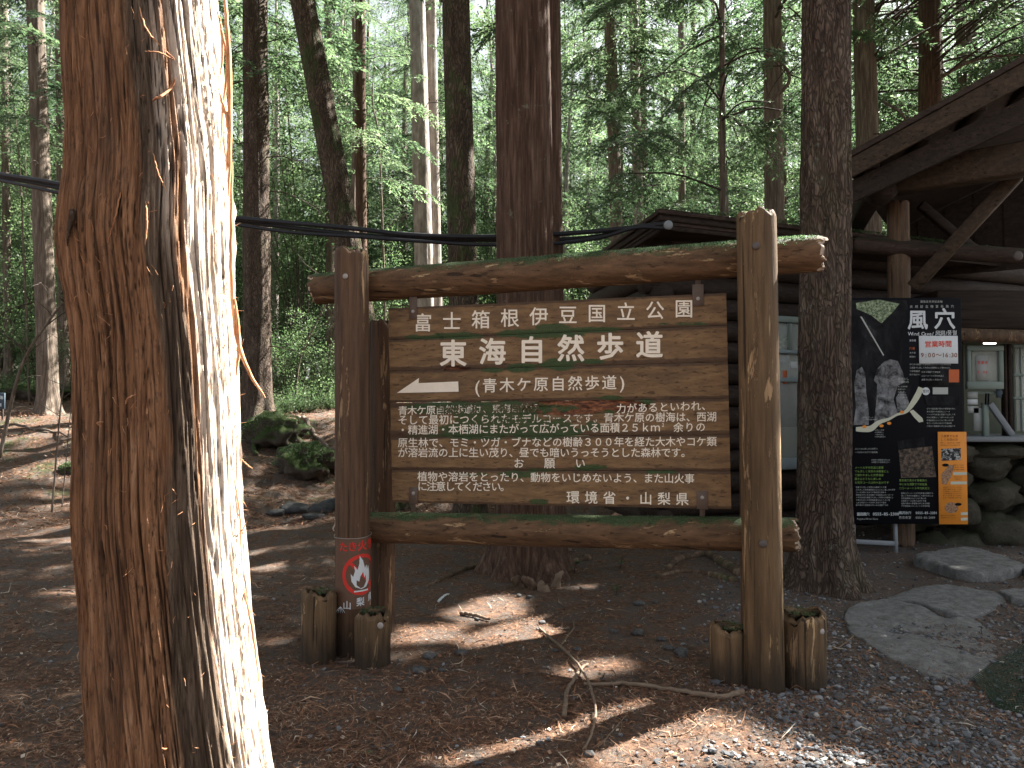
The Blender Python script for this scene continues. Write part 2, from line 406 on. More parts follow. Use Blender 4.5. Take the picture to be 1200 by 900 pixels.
# painted logs of the sign
def m_log(name, base, moss=0., chips=.5, axis='z', rot=0., rotz=(0, .5), darklow=False):
    M = Mat(name); sc = (1, 1, .07) if axis == 'z' else (.07, 1, 1)
    g = M.noise(M.coord(sc), 30, 7, .65, .2); p = M.noise(M.coord(), 3.5, 5, .6)
    lo = tuple(x * .5 for x in base); hi = tuple(min(1, x * 1.55) for x in base)
    col = M.mix(p, M.ramp(g, [(.33, lo), (.55, base), (.72, hi)]), M.ramp(g, [(.3, tuple(x * .4 for x in base)), (.6, tuple(x * .85 for x in base))]))
    sc2 = (1, 1, .13) if axis == 'z' else (.13, 1, 1)
    ch = M.step(M.noise(M.coord(sc2), 17, 7, .72, .5), .63 - .05 * chips, .66 - .05 * chips)
    wood = M.ramp(g, [(.3, (.22, .12, .06)), (.6, (.52, .36, .2))]); col = M.mix(M.math('MULTIPLY', ch, chips), col, wood)
    st = M.noise(M.coord((1, 1, .04) if axis == 'z' else (.04, 1, 1)), 9, 5, .6, .1); col = M.mix(M.math('MULTIPLY', M.step(st, .5, .68), .55), col, tuple(x * .35 for x in base))
    cr = M.step(M.noise(M.coord((1, 1, .03) if axis == 'z' else (.03, 1, 1)), 22, 3, .5, .1), .66, .69); col = M.mix(M.math('MULTIPLY', cr, .85), col, (.018, .012, .008))
    if darklow:  # darker towards the foot
        sz = M.n('ShaderNodeSeparateXYZ'); M.l(M.coord(), sz.inputs[0])
        lowm = M.math('SUBTRACT', 1., M.step(M.math('ADD', sz.outputs[2], M.math('MULTIPLY', M.math('SUBTRACT', M.noise(M.coord((1, 1, .15)), 22, 5), .5), .35)), .03, .24)); col = M.mix(M.math('MULTIPLY', lowm, .8), col, (.022, .016, .012))
    if moss:
        k = M.math('ADD', M.math('MULTIPLY', normal_z(M), .55), M.math('MULTIPLY', M.noise(M.coord((1, 1, 1)), 9, 7, .75), .9))
        mc = M.ramp(M.noise(M.coord(), 110, 5, .7), [(.3, (.015, .026, .010)), (.55, (.035, .065, .022)), (.8, (.16, .2, .12))])
        k2 = M.noise(M.coord((.5, 1, 1) if axis == 'x' else (1, 1, 1)), 3.3, 6, .7); k = M.math('ADD', k, M.math('MULTIPLY', k2, .7))
        col = M.mix(M.math('MULTIPLY', M.step(k, 1.36 - .3 * moss, 1.56 - .3 * moss), .92), col, mc)
    li = M.step(M.noise(M.coord(), 46, 8, .8), .66, .69); col = M.mix(M.math('MULTIPLY', li, .55), col, (.26, .27, .2))
    fcr = M.step(M.noise(M.coord((1, 1, .02) if axis == 'z' else (.02, 1, 1)), 60, 4, .6, .2), .62, .66); col = M.mix(M.math('MULTIPLY', fcr, .6), col, tuple(x * .22 for x in base)); g = M.math('SUBTRACT', g, M.math('MULTIPLY', fcr, .5))
    M.color(col); M.rough(.72); M.b.inputs['Specular IOR Level'].default_value = .25
    M.bump(M.math('SUBTRACT', M.math('ADD', M.math('MULTIPLY', g, .7), M.math('MULTIPLY', ch, -.35)), M.math('MULTIPLY', cr, .8)), 1., .011); return M.m
MT['postL'] = m_log('brown_painted_post', (.125, .072, .042), 0., .7, darklow=True)
MT['postR'] = m_log('ochre_brown_painted_post', (.15, .093, .047), 0., .85, darklow=True)
MT['stub'] = m_log('weathered_stub_log', (.16, .10, .052), .2, 1., darklow=True)
MT['rail'] = m_log('mossy_brown_rail', (.15, .085, .045), 1., .85, axis='x')
MT['endwood'] = m_plain('cut_log_end', (.42, .33, .25), .8, .6, .5, 30)
def m_plank():
    M = Mat('sign_plank_paint'); g = M.noise(M.coord((.06, 1, 1)), 30, 7, .65, .15); p = M.noise(M.coord((.4, 1, 1)), 3, 5, .6); fz = M.noise(M.coord((.5, 1, 1)), 12, 7, .75)
    col = M.mix(p, M.ramp(g, [(.3, (.125, .070, .032)), (.55, (.225, .135, .062)), (.75, (.32, .205, .10))]), M.ramp(g, [(.3, (.095, .052, .026)), (.7, (.20, .118, .055))]))
    gk0 = M.step(M.noise(M.coord((.03, 1, 1)), 85, 4, .6), .59, .66); col = M.mix(M.math('MULTIPLY', gk0, .55), col, (.05, .028, .015)); stn = M.step(M.noise(M.coord((.25, 1, 1)), 7, 7, .7), .5, .66); col = M.mix(M.math('MULTIPLY', stn, .45), col, (.075, .045, .024))
    ch = M.step(M.noise(M.coord((.1, 1, 1)), 26, 7, .75, .5), .68, .71); col = M.mix(M.math('MULTIPLY', ch, .7), col, (.42, .29, .16))
    dk = M.step(M.math('ADD', M.attr('edge'), M.math('MULTIPLY', fz, .8)), .95, 1.15); col = M.mix(M.math('MULTIPLY', dk, .75), col, (.045, .025, .016))
    rotc = M.ramp(M.noise(M.coord((.12, 1, 1)), 70, 6, .7), [(.35, (.02, .01, .007)), (.55, (.17, .06, .025)), (.75, (.45, .2, .09))]); rm = M.step(M.math('ADD', M.attr('rot'), M.math('MULTIPLY', M.math('SUBTRACT', fz, .5), .9)), .45, .55)
    col = M.mix(rm, col, rotc)
    mc = M.ramp(M.noise(M.coord(), 140, 5, .7), [(.3, (.012, .03, .010)), (.55, (.03, .065, .018)), (.8, (.07, .12, .04))])
    mm = M.step(M.math('ADD', M.attr('moss'), M.math('MULTIPLY', M.math('SUBTRACT', M.noise(M.coord((.5, 1, 1)), 18, 7, .75), .5), 1.7)), .42, .62); col = M.mix(M.math('MULTIPLY', mm, .9), col, mc)
    M.color(col); M.rough(.6); M.b.inputs['Specular IOR Level'].default_value = .3
    g2 = M.noise(M.coord((.03, 1, 1)), 85, 4, .6); gk = M.step(g2, .61, .66); M.bump(M.math('SUBTRACT', M.math('SUBTRACT', g, M.math('MULTIPLY', gk, .4)), M.math('MULTIPLY', rm, .6)), .9, .007); return M.m
MT['plank'] = m_plank()
def m_letter():
    M = Mat('worn_cream_lettering'); n = M.noise(M.coord(), 55, 6, .75)
    c = M.mix(n, (.70, .63, .51), (.92, .86, .75)); w = M.step(M.math('ADD', M.attr('fade'), M.math('MULTIPLY', M.math('SUBTRACT', n, .5), 1.6)), .42, .6)
    c = M.mix(w, c, (.085, .07, .035)); M.color(c); M.rough(.7); return M.m
MT['letter'] = m_letter()
MT['metal'] = m_plain('brown_bracket_metal', (.1, .07, .055), .5, .1, .2, 40)
MT['bolt'] = m_plain('dull_bolt_head', (.32, .29, .27), .45, .1, .3, 60)
MT['boltdk'] = m_plain('dark_bolt_head', (.09, .075, .07), .5, .1, .3, 60)
MT['cable'] = m_plain('black_cable_sheath', (.02, .021, .026), .45, 0, .2, 10)
MT['dark'] = m_log('dark_stained_timber', (.036, .024, .018), 0., .08, axis='x')
MT['fascia'] = m_log('brown_stained_fascia', (.07, .047, .031), 0., .1, axis='x')
MT['roofm'] = m_log('mossy_roof_board', (.055, .037, .028), .75, .15, axis='x')
MT['plog'] = m_log('pale_porch_log', (.15, .098, .062), 0., .5)
MT['walllog'] = m_log('dark_wall_log', (.04, .028, .022), 0., .15, axis='x')
def m_emit_free(name, c, rough=.6): return m_plain(name, c, rough, 0, .1, 12)
MT['black'] = m_emit_free('black_print', (.006, .0065, .009), .6)
MT['black'].node_tree.nodes['Principled BSDF'].inputs['Specular IOR Level'].default_value = .08
MT['white'] = m_emit_free('white_print', (.62, .66, .68), .5)
MT['greywh'] = m_emit_free('grey_white_print', (.42, .44, .42), .6)
MT['cream'] = m_emit_free('cream_print', (.55, .56, .44), .5)
MT['orange'] = m_emit_free('orange_print', (.75, .27, .035), .5)
MT['red'] = m_emit_free('red_print', (.62, .05, .02), .5)
MT['orangered'] = m_emit_free('orange_red_print', (.5, .12, .04), .5)
MT['green'] = m_emit_free('green_print', (.22, .36, .08), .5)
MT['brownp'] = m_emit_free('brown_print', (.2, .06, .015), .5)
MT['frame'] = m_emit_free('painted_window_frame', (.2, .25, .225), .5)
MT['framebl'] = m_emit_free('bluish_window_rail', (.25, .31, .33), .5)
MT['warmwall'] = m_emit_free('pale_office_wall', (.17, .19, .145), .8)
MT['paper'] = m_emit_free('paper_sheet', (.36, .38, .37), .8)
MT['steel'] = m_emit_free('galvanised_stand', (.22, .24, .26), .5)
MT['signred'] = m_emit_free('warning_red', (.6, .04, .03), .5)
MT['signblue'] = m_emit_free('slate_blue_sign', (.05, .075, .10), .6)
MT['label'] = m_plain('brown_label_sheet', (.13, .075, .05), .45, 0, .15, 30)
MT['net'] = m_emit_free('green_net', (.018, .04, .022), .8)
def m_glass():
    M = Mat('window_glass'); M.b.inputs['Base Color'].default_value = (.9, .97, .93, 1); M.rough(.03)
    M.b.inputs['Specular IOR Level'].default_value = .5; M.b.inputs['Alpha'].default_value = .22; return M.m
MT['glass'] = m_glass()
def m_cave():
    M = Mat('printed_cave_photo'); v = M.coord(); a = M.noise(M.coord((1, 1, .6)), 7, 8, .65, .6); b = M.noise(v, 60, 4, .7)
    M.color(M.ramp(M.math('ADD', M.math('MULTIPLY', a, .8), M.math('MULTIPLY', b, .2)), [(.42, (.004, .0045, .006)), (.6, (.02, .021, .023)), (.72, (.08, .085, .09))])); M.rough(.6); M.b.inputs['Specular IOR Level'].default_value = .1; return M.m
MT['cave'] = m_cave()
def m_blob(name, c0, c1, s=30, lo=.4, hi=.7):
    M = Mat(name); a = M.noise(M.coord(), s, 7, .7, .4); M.color(M.ramp(a, [(lo, c0), (hi, c1)])); M.rough(.5); return M.m
MT['figure'] = m_blob('printed_ice_pillars', (.01, .01, .012), (.36, .37, .39), 9, .38, .72)
MT['leafprint'] = m_blob('printed_cave_mouth', (.03, .06, .02), (.45, .55, .35), 40, .4, .68)
MT['trailprint'] = m_blob('printed_cave_path', (.015, .012, .01), (.2, .14, .1), 24, .42, .68)
MT['foodprint'] = m_blob('printed_snack', (.12, .04, .015), (.5, .32, .2), 60, .35, .65)
MT['bldgprint'] = m_blob('printed_building', (.015, .015, .02), (.5, .52, .5), 45, .5, .6)
def m_lamp():
    M = Mat('lamp_glow'); M.b.inputs['Emission Color'].default_value = (1, .93, .75, 1); M.b.inputs['Emission Strength'].default_value = 1.2; return M.m
MT['lamp'] = m_lamp()

# ------------------------------------------------------------------ ground sheet
def axis_pts(lo, hi, fine_lo, fine_hi, step, grow=1.12):
    a = list(np.arange(fine_lo, fine_hi + 1e-6, step)); s = step
    x = fine_hi
    while x < hi: s *= grow; x += s; a.append(x)
    s = step; x = fine_lo
    while x > lo: s *= grow; x -= s; a.insert(0, x)
    return np.array(a)
def in_poly(x, y, P):
    P = np.asarray(P); n = len(P); r = np.zeros(np.shape(x), bool); j = n - 1
    for i in range(n):
        xi, yi, xj, yj = P[i][0], P[i][1], P[j][0], P[j][1]
        c = ((yi > y) != (yj > y)) & (x < (xj - xi) * (y - yi) / (yj - yi + 1e-12) + xi); r ^= c; j = i
    return r
def gravel_mask(x, y):
    px, py, d = project(np.stack([x, y, 0 * x], -1))
    e = (x - (.85 + .22 * (y - 3))) + .35 * pn(x * 1.3, y * 1.3, 4.) + .12 * pn(x * 5, y * 5, 4.)
    return ss(-.25, .35, e) * (1 - ss(9, 12, y)) * ss(-5, 5, x * 0 + 1)
gx = axis_pts(-600, 600, -5, 6, .06, 1.09); gy = axis_pts(-30, 900, 1, 9.5, .06, 1.06)
X, Y = np.meshgrid(gx, gy)
Z = H(X, Y)
mossy = ss(9, 12, Y) * (1 - ss(2, 5, X))
g = mk('ground', np.stack([X.ravel(), Y.ravel(), Z.ravel()], 1), grid_faces(len(gy), len(gx)), MT['ground'],
       attrs={'gravel': gravel_mask(X, Y).ravel(), 'mossy': mossy.ravel()}, origin=(0, 0, 0))
tag(g, 'brown forest floor of soil and needles rising towards the trees', None, None, 'structure')

# ------------------------------------------------------------------ foliage
def leaf_quads(C, D, L, Wd, rg, flat=.5):
    """rhombic leaves at C pointing along D"""
    n = len(C)
    D = D / (np.linalg.norm(D, axis=1)[:, None] + 1e-9)
    up = np.tile([0, 0, 1.], (n, 1)) + rg.normal(size=(n, 3)) * flat
    Sd = np.cross(D, up); Sd /= np.linalg.norm(Sd, axis=1)[:, None] + 1e-9
    L = np.asarray(L)[:, None]; Wd = np.asarray(Wd)[:, None]
    V = np.stack([C, C + D * L * .45 + Sd * Wd * .5, C + D * L, C + D * L * .45 - Sd * Wd * .5], 1).reshape(-1, 3)
    return V, np.arange(4 * n).reshape(-1, 4)
def branch_template(seed, L=2.2, ntw=26, ls=1.):
    rg = np.random.default_rng(seed)
    bend = rg.normal() * .12
    def main(t): return np.stack([L * t, bend * L * t * t, L * (.16 * t - .42 * t * t)], -1)
    t = np.linspace(0, 1, 7); limb = MB(); V, Fq = tube(main(t), .016 * (1 - t * .85), 4, False); limb.add(V, Fq)
    C = []; D = []
    for i in range(ntw):
        tt = .12 + .88 * i / ntw; sd = 1 if i % 2 else -1
        p = main(np.array(tt)); ln = (.52 * (1 - tt) ** .8 + .12) * L * .72 * rg.uniform(.6, 1.15)
        a = R(rg.uniform(40, 68)) * sd; d = np.array([math.cos(a), math.sin(a), rg.uniform(-.3, .08)])
        k = max(4, int(ln / .052))
        s = (np.arange(k) + .5) / k
        pts = p + d * (s * ln)[:, None] + np.array([0, 0, -1.]) * (s ** 2 * ln * .35)[:, None]
        V, Fq = tube(pts[[0, k // 2, -1]], [.006, .004, .002], 3, False); limb.add(V, Fq)
        for sg in (-1, 1):
            b = a + sg * R(48); dd = np.stack([np.full(k, math.cos(b)), np.full(k, math.sin(b)), np.full(k, d[2] - .25)], 1) + rg.normal(size=(k, 3)) * .25
            C.append(pts + rg.normal(size=(k, 3)) * .012); D.append(dd)
        C.append(pts[-1:]); D.append(np.array([d + [0, 0, -.5]]))
    C = np.concatenate(C); D = np.concatenate(D); n = len(C)
    V, Fq = leaf_quads(C, D, rg.uniform(.085, .15, n) * ls, rg.uniform(.028, .048, n) * ls, rg, .55)
    lv, lf, _ = limb.arrays()
    return V, lv, lf[0] if len(lf) == 1 else np.concatenate(lf)
TPL = [branch_template(s) for s in range(5)]
TPLC = [branch_template(s + 40, 2.2, 18, 1.25) for s in range(4)]
TPLB = [branch_template(s + 20, 2.2, 22, .9) for s in range(4)]
def place_branches(specs, tpls=TPL):
    """specs: list of (origin, azimuth, scale, droop) -> leaf V, tint ; limb V,F"""
    LV = []; TI = []; BV = []; BF = []; nb = 0
    for (o, az, sc, dr, k) in specs:
        v, lv, lf = tpls[k % len(tpls)]
        ca, sa = math.cos(az), math.sin(az); cd, sd = math.cos(dr), math.sin(dr)
        M = np.array([[ca, -sa, 0], [sa, ca, 0], [0, 0, 1]]) @ np.array([[cd, 0, sd], [0, 1, 0], [-sd, 0, cd]]) * sc
        w = v @ M.T + o; LV.append(w); n = len(w) // 4
        base = .5 + .22 * math.sin(o[0] * 3 + o[1] * 2 + o[2] * 4); TI.append(np.repeat(np.clip(base + rng.normal(size=n) * .2, 0, 1), 4))
        BV.append(lv @ M.T + o); BF.append(lf + nb); nb += len(lv)
    return np.concatenate(LV), np.concatenate(TI), np.concatenate(BV), np.concatenate(BF)
def crown_specs(rg, z0, z1, rad, nb, r_in=.12, shape='cone'):
    sp = []
    for i in range(nb):
        f = (i + rg.uniform(0, 1)) / nb; z = z0 + (z1 - z0) * f
        pr = (1 - f) ** .6 if shape == 'cone' else math.sin(math.pi * min(1, .15 + f * .85)) ** .7
        sc = rad * (.3 + .7 * pr) * rg.uniform(.55, 1.15) / 2.2
        az = i * 2.399 + rg.normal() * .4
        sp.append((np.array([math.cos(az) * r_in, math.sin(az) * r_in, z]), az, sc, rg.uniform(-.25, .3), int(rg.integers(0, 9))))
    return sp
def crown_meshes(name, specs, tpls=TPL, mat='leaf', keep=None):
    LV, TI, BV, BF = place_branches(specs, tpls)
    if keep is not None:
        c = LV.reshape(-1, 4, 3).mean(1); m = keep(c); LV = LV.reshape(-1, 4, 3)[m].reshape(-1, 3); TI = TI.reshape(-1, 4)[m].ravel()
    if keep is not None: BF = BF[keep(BV[BF].mean(1))]
    a = mkmesh(name, LV, np.arange(len(LV)).reshape(-1, 4), MT[mat], {'tint': TI}, smooth=False)
    b = mkmesh('branches', BV, BF, MT['twig'])
    return a, b

# ------------------------------------------------------------------ trunks
def trunk_arrays(P, r, n=24, m=40, amp=.06, fr=3., seed=0, flare=.5, gz=0., lobes=5, zs=.25, crk=.05):
    P = smoothpath(P, m); r0, r1 = r
    t = np.linspace(0, 1, m); rad = r0 + (r1 - r0) * t
    hz = P[:, 2] - gz
    th = np.arange(n) / n * 2 * math.pi
    TH, HZ = np.meshgrid(th, hz); RR = rad[:, None] * np.ones(n)[None]
    fl = flare * np.exp(-np.clip(HZ, 0, 99) / (r0 * 1.1)) * (1 + .55 * np.cos(TH * lobes + seed + .8 * np.sin(TH * 2 + seed)))
    d = amp * fbm(np.cos(TH) * fr + seed, np.sin(TH) * fr, HZ * zs / .25 * .6, 4)
    if n > 60: d = d - crk * (1 - ss(0, .14, np.abs(fbm(np.cos(TH) * 5 + seed, np.sin(TH) * 5, HZ * .45, 3)))) + crk * .5 * pn(np.cos(TH) * 16, np.sin(TH) * 16, HZ * 1.2)
    RR = RR * (1 + fl + d)
    V = np.stack([P[:, 0][:, None] + RR * np.cos(TH), P[:, 1][:, None] + RR * np.sin(TH), P[:, 2][:, None] + 0 * RR], -1).reshape(-1, 3)
    return V, [grid_faces(m, n, True)]

TREES = []; ROOTS = []
def tree(xt, xb, w, D, mat, label, ybase=None, top=15., detail=0, crown=None, cmat='leaf', category='tree', group=None, seed=0, bare=6, yb=440):
    """trunk through (xt, y=0) and (xb, y=yb) in the photograph at distance D"""
    a = at(xt, 0, D); b = at(xb, yb, D)
    dx = (a[0] - b[0]) / (a[2] - b[2]); ztop = top
    gx_ = b[0] + dx * (0 - b[2]) ; gz = float(H(b[0], D))
    base = np.array([b[0] + dx * (gz - b[2]), D, gz]); gz = float(H(base[0], base[1])); base[2] = gz
    r0 = w / F * D / 2
    k = [base - np.array([dx * .3, 0, .3])]
    for z in np.linspace(gz + .4, ztop, 5): k.append(np.array([base[0] + dx * (z - gz), D, z]))
    root = empty('conifer_tree', base, label, category, group)
    n, m = [(16, 30), (48, 120), (120, 340)][detail]
    V, Fs = trunk_arrays(k, (r0 * 1.02, r0 * .72), n, m, [.05, .06, .075][detail], [3., 4., 6.][detail], seed, .55, gz)
    mk('trunk', V, Fs, MT[mat], root)
    rg = np.random.default_rng(seed + 50)
    if crown:
        z0, z1, rad, nb = crown
        sp = [(o + np.array([base[0] + dx * (o[2] - gz), D, 0]), az, s, dr, q) for (o, az, s, dr, q) in crown_specs(rg, z0, z1, rad, nb, r0 * .6)]
        ca, br = crown_meshes('crown', sp, TPLC if z0 >= 7.5 else TPL, cmat, keep=KEEP)
        ca.transform(Matrix.Translation(-Vector(base))); br.transform(Matrix.Translation(-Vector(base)))
        c = link('crown', ca, root); tag(c, kind='stuff'); c = link('branches', br, root); tag(c, kind='stuff')
    if bare:
        mb = MB()
        for i in range(bare):
            z = rg.uniform(gz + 1.5, min(ztop, CAMZ + D * .6)); az = rg.uniform(0, 6.28); L = rg.uniform(.5, 1.9)
            p = np.array([base[0] + dx * (z - gz), D, z]); d = np.array([math.cos(az), math.sin(az), rg.uniform(-.3, .25)])
            pts = [p + d * L * t + np.array([0, 0, -.25 * L * t * t]) + rg.normal(size=3) * .05 * t * L for t in np.linspace(0, 1, 6)]
            v, f = tube(smoothpath(pts, 10), np.linspace(.018, .004, 10), 5); mb.add(v, f)
            for j in range(4):
                q = pts[2 + j % 4]; dd = d + rg.normal(size=3) * .7; ll = L * rg.uniform(.15, .4)
                v, f = tube([q, q + dd * ll * .5, q + dd * ll + np.array([0, 0, -.05])], [.007, .005, .002], 3); mb.add(v, f)
        tag(mk('dead_branches', *(lambda a: (a[0], a[1]))(mb.arrays()), MT['twig'], root), kind='stuff')
    TREES.append((base, r0)); ROOTS.append(root); return root

# ------------------------------------------------------------------ gaps cut in the canopy to place the sun patches: where sunlight reaches the ground in the photograph
def sunspace(P):
    P = np.asarray(P, float); return (P - (P[..., 2] / SUN[2])[..., None] * SUN)[..., :2]
GAPS = []
def gap_px(pts):
    P = np.array([gp(*p) for p in pts]); GAPS.append(('poly', sunspace(P)))
def gap_seg(a, b, r): GAPS.append(('seg', sunspace(a), sunspace(b), r))
gap_px([(548, 895), (640, 862), (712, 842), (778, 830), (705, 866), (650, 886), (600, 903)])
gap_px([(742, 874), (800, 848), (832, 842), (905, 876), (1010, 899), (1010, 899), (700, 899), (715, 885)])
gap_px([(528, 720), (572, 700), (608, 704), (604, 722), (550, 728)])
gap_px([(545, 750), (610, 730), (668, 722), (690, 727), (625, 752), (560, 757)])
gap_px([(466, 684), (500, 674), (545, 668), (520, 682), (475, 692)])
gap_px([(664, 792), (720, 776), (725, 783), (675, 796)])
gap_px([(0, 899), (30, 893), (90, 872), (150, 880), (150, 899)])
gap_px([(48, 692), (75, 684), (104, 686), (100, 697)])
gap_px([(285, 668), (325, 658), (320, 668)])
gap_px([(225, 640), (325, 632), (300, 650)])
gap_px([(475, 740), (540, 735), (520, 750), (470, 752)])
BT = at(185, 450, 1.85)
gap_seg(at(240, 900, 1.8), at(215, -60, 1.8), .33)
gap_px([(0, 484), (96, 484), (96, 506), (0, 512)])
gap_px([(340, 478), (394, 474), (394, 490), (345, 492)])
gap_seg(at(500, 0, 18.8), at(508, 330, 18.8), .4)
gap_seg(at(905, 262, 3.95), at(912, 355, 3.95), .07)
gap_seg(at(915, 575, 3.95), at(915, 640, 3.95), .07)
gap_seg(at(850, 290, 4.1), at(965, 282, 4.05), .10)
gap_seg(at(760, 300, 4.15), at(860, 290, 4.1), .03)
gap_seg(gp(640, 655) + np.array([0, 0, .1]), gp(655, 665) + np.array([0, 0, .25]), .10)
gap_seg(gp(655, 690), gp(740, 685), .05)
gap_seg(at(660, 0, 6.9), at(655, 150, 6.9), .12)
def in_gap(C, grow=0.):
    g = sunspace(C); r = np.zeros(len(g), bool)
    for q in GAPS:
        if q[0] == 'poly':
            P = q[1]; r |= in_poly(g[:, 0], g[:, 1], P)
            for i in range(len(P)):
                a, b = P[i], P[(i + 1) % len(P)]; ab = b - a; t = np.clip(((g - a) @ ab) / (ab @ ab + 1e-9), 0, 1)
                r |= np.linalg.norm(g - (a + t[:, None] * ab), axis=1) < .075 + grow
        else:
            a, b, rr = q[1:]; ab = b - a; t = np.clip(((g - a) @ ab) / (ab @ ab + 1e-9), 0, 1)
            r |= np.linalg.norm(g - (a + t[:, None] * ab), axis=1) < rr + grow
    return r
def KEEP(c): return ~in_gap(c)

# big tree crowns that shade the clearing: overhead boughs added for their shade, shared out between the trees standing towards the sun
#CANOPY

# ------------------------------------------------------------------ the large shaggy tree in front
OUTL = [(-60, 72, 246), (0, 80, 250), (50, 82, 254), (100, 85, 260), (150, 88, 263), (200, 88, 270), (240, 84, 271), (270, 76, 272), (300, 78, 272), (340, 84, 273), (400, 94, 276), (500, 96, 280),
        (600, 93, 284), (700, 102, 291), (800, 107, 304), (900, 116, 318), (1000, 118, 334), (1100, 112, 352), (1200, 104, 372)]
def big_tree():
    D = 1.85
    Zs = []; Cx = []; Rr = []
    for (py, l, r) in OUTL:
        a = at(l, py, D); b = at(r, py, D); Zs.append((a[2] + b[2]) / 2); Cx.append((a[0] + b[0]) / 2); Rr.append((b[0] - a[0]) / 2 * .95)
    Zs, Cx, Rr = [np.array(q)[::-1] for q in (Zs, Cx, Rr)]
    gz = float(H(Cx[0], D)); zmin = gz - .12
    z = np.concatenate([np.arange(zmin, .55, .02), np.arange(.55, 2.62, .0052), np.arange(2.62, 9.5, .05)])
    cx = np.interp(z, Zs, Cx); rr = np.interp(z, Zs, Rr)
    dxt = (Cx[-1] - Cx[-4]) / (Zs[-1] - Zs[-4]); hi = z > Zs[-1]
    cx[hi] = Cx[-1] + dxt * (z[hi] - Zs[-1]) * .6; rr[hi] = Rr[-1] * (1 - .04 * (z[hi] - Zs[-1]))
    cx = np.convolve(np.pad(cx, 12, 'edge'), np.ones(25) / 25, 'valid'); rr = np.convolve(np.pad(rr, 12, 'edge'), np.ones(25) / 25, 'valid')
    # angles: fine on the side seen from the clearing
    th = np.concatenate([np.linspace(-math.pi * 1.06, .06 * math.pi, 360, endpoint=False), np.linspace(.06 * math.pi, .94 * math.pi, 40, endpoint=False)])
    TH, ZZ = np.meshgrid(th, z); c, s = np.cos(TH), np.sin(TH)
    tw = ZZ * .12      # slow spiral of the grain
    c2, s2 = np.cos(TH + tw), np.sin(TH + tw)
    wob = .12 * pn(c2 * 2, s2 * 2, ZZ * .9)
    big = fbm(c2 * 2.2 + wob, s2 * 2.2, ZZ * .35, 3)
    mid = fbm(c2 * 7 + wob * 2, s2 * 7, ZZ * .8, 3)
    fine = fbm(c2 * 22 + wob * 3, s2 * 22, ZZ * 1.7 + 4, 3)
    vf = pn(c2 * 60 + wob * 6, s2 * 60, ZZ * 3.) + .8 * pn(c2 * 34, s2 * 34, ZZ * 2.)
    # plates: strips of bark whose ends step off
    pl = pn(c2 * 9 + 11, s2 * 9, ZZ * 2.1); plate = np.clip(np.abs(((pl * 3.2) % 1) - .5) * 2, 0, 1)
    crev = 1 - ss(.0, .12, np.abs(fbm(c2 * 5.5 + 3 + wob, s2 * 5.5, ZZ * .55, 3)))
    crev2 = 1 - ss(.0, .05, np.abs(fbm(c2 * 13 + 3 + wob * 2, s2 * 13, ZZ * 1.1 + 8, 2)))
    crev2 = crev2 * ss(-.1, .3, pn(c2 * 3, s2 * 3, ZZ * 2 + 5))
    d = .008 * big + .005 * mid + .0045 * fine + .0022 * vf + .004 * plate - .010 * crev * ss(-.3, .3, pn(c2 * 2, s2 * 2, ZZ * 1.5)) - .007 * crev2
    aL = np.abs(((TH - (math.pi + .05)) + math.pi) % (2 * math.pi) - math.pi); zb = (np.array([at(80, q, D)[2] for q in (330, 200)])); d = d + .007 * ss(.8, .1, aL) * ss(zb[0] - .06, zb[0] + .04, ZZ) * ss(zb[1] + .1, zb[1] - .06, ZZ) * (1 + .8 * pn(c2 * 12, s2 * 12, ZZ * 9))
    lowfl = .18 * np.exp(-np.clip(ZZ - gz, 0, 9) / .2) * (1 + .6 * np.cos(TH * 5 + 1))
    RR = rr[:, None] * (1 + lowfl) + d
    # bulge with torn fibres on the left
    V = np.stack([cx[:, None] + RR * c, D + RR * s, ZZ], -1).reshape(-1, 3)
    # weathered dark strip facing the camera, sunlight on the right side painted as pale bark
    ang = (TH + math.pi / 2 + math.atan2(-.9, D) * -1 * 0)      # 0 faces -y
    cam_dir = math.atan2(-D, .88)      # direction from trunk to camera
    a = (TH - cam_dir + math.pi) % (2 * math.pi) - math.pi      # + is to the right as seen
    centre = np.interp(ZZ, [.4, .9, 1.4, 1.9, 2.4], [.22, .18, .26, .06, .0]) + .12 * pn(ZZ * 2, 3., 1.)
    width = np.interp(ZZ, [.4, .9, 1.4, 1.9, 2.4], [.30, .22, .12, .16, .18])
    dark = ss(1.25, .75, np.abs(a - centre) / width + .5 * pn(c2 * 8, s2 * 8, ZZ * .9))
    pale = ss(.02, .25, a - centre - width * .8 + .25 * pn(c2 * 7 + 5, s2 * 7, ZZ * .7)) * ss(1.9, 1.5, a)  # mask of the painted sunlit side
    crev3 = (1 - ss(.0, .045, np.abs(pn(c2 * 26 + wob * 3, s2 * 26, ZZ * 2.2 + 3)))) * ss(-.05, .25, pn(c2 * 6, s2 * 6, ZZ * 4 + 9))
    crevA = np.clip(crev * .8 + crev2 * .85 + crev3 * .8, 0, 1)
    root = empty('shaggy_cypress_tree', (float(np.interp(gz, z, cx)), D, gz), 'huge close-up tree with shaggy orange-brown peeling bark, its right side in sun', 'tree')
    mk('trunk', V, [grid_faces(len(z), len(th), True)], MT['big'], root, {'dark': dark.ravel(), 'pale': pale.ravel(), 'crev': crevA.ravel()})
    sp = [(o + np.array([np.interp(9, z, cx), D, 0]), az, s_, dr, k) for (o, az, s_, dr, k) in crown_specs(np.random.default_rng(5), 6.5, 10, 2.2, 30)]
    ca, br = crown_meshes('crown', sp, TPL, 'leaf', keep=KEEP)
    for n_, m_ in (('crown', ca), ('branches', br)):
        m_.transform(Matrix.Translation(-Vector(root.location))); tag(link(n_, m_, root), kind='stuff')
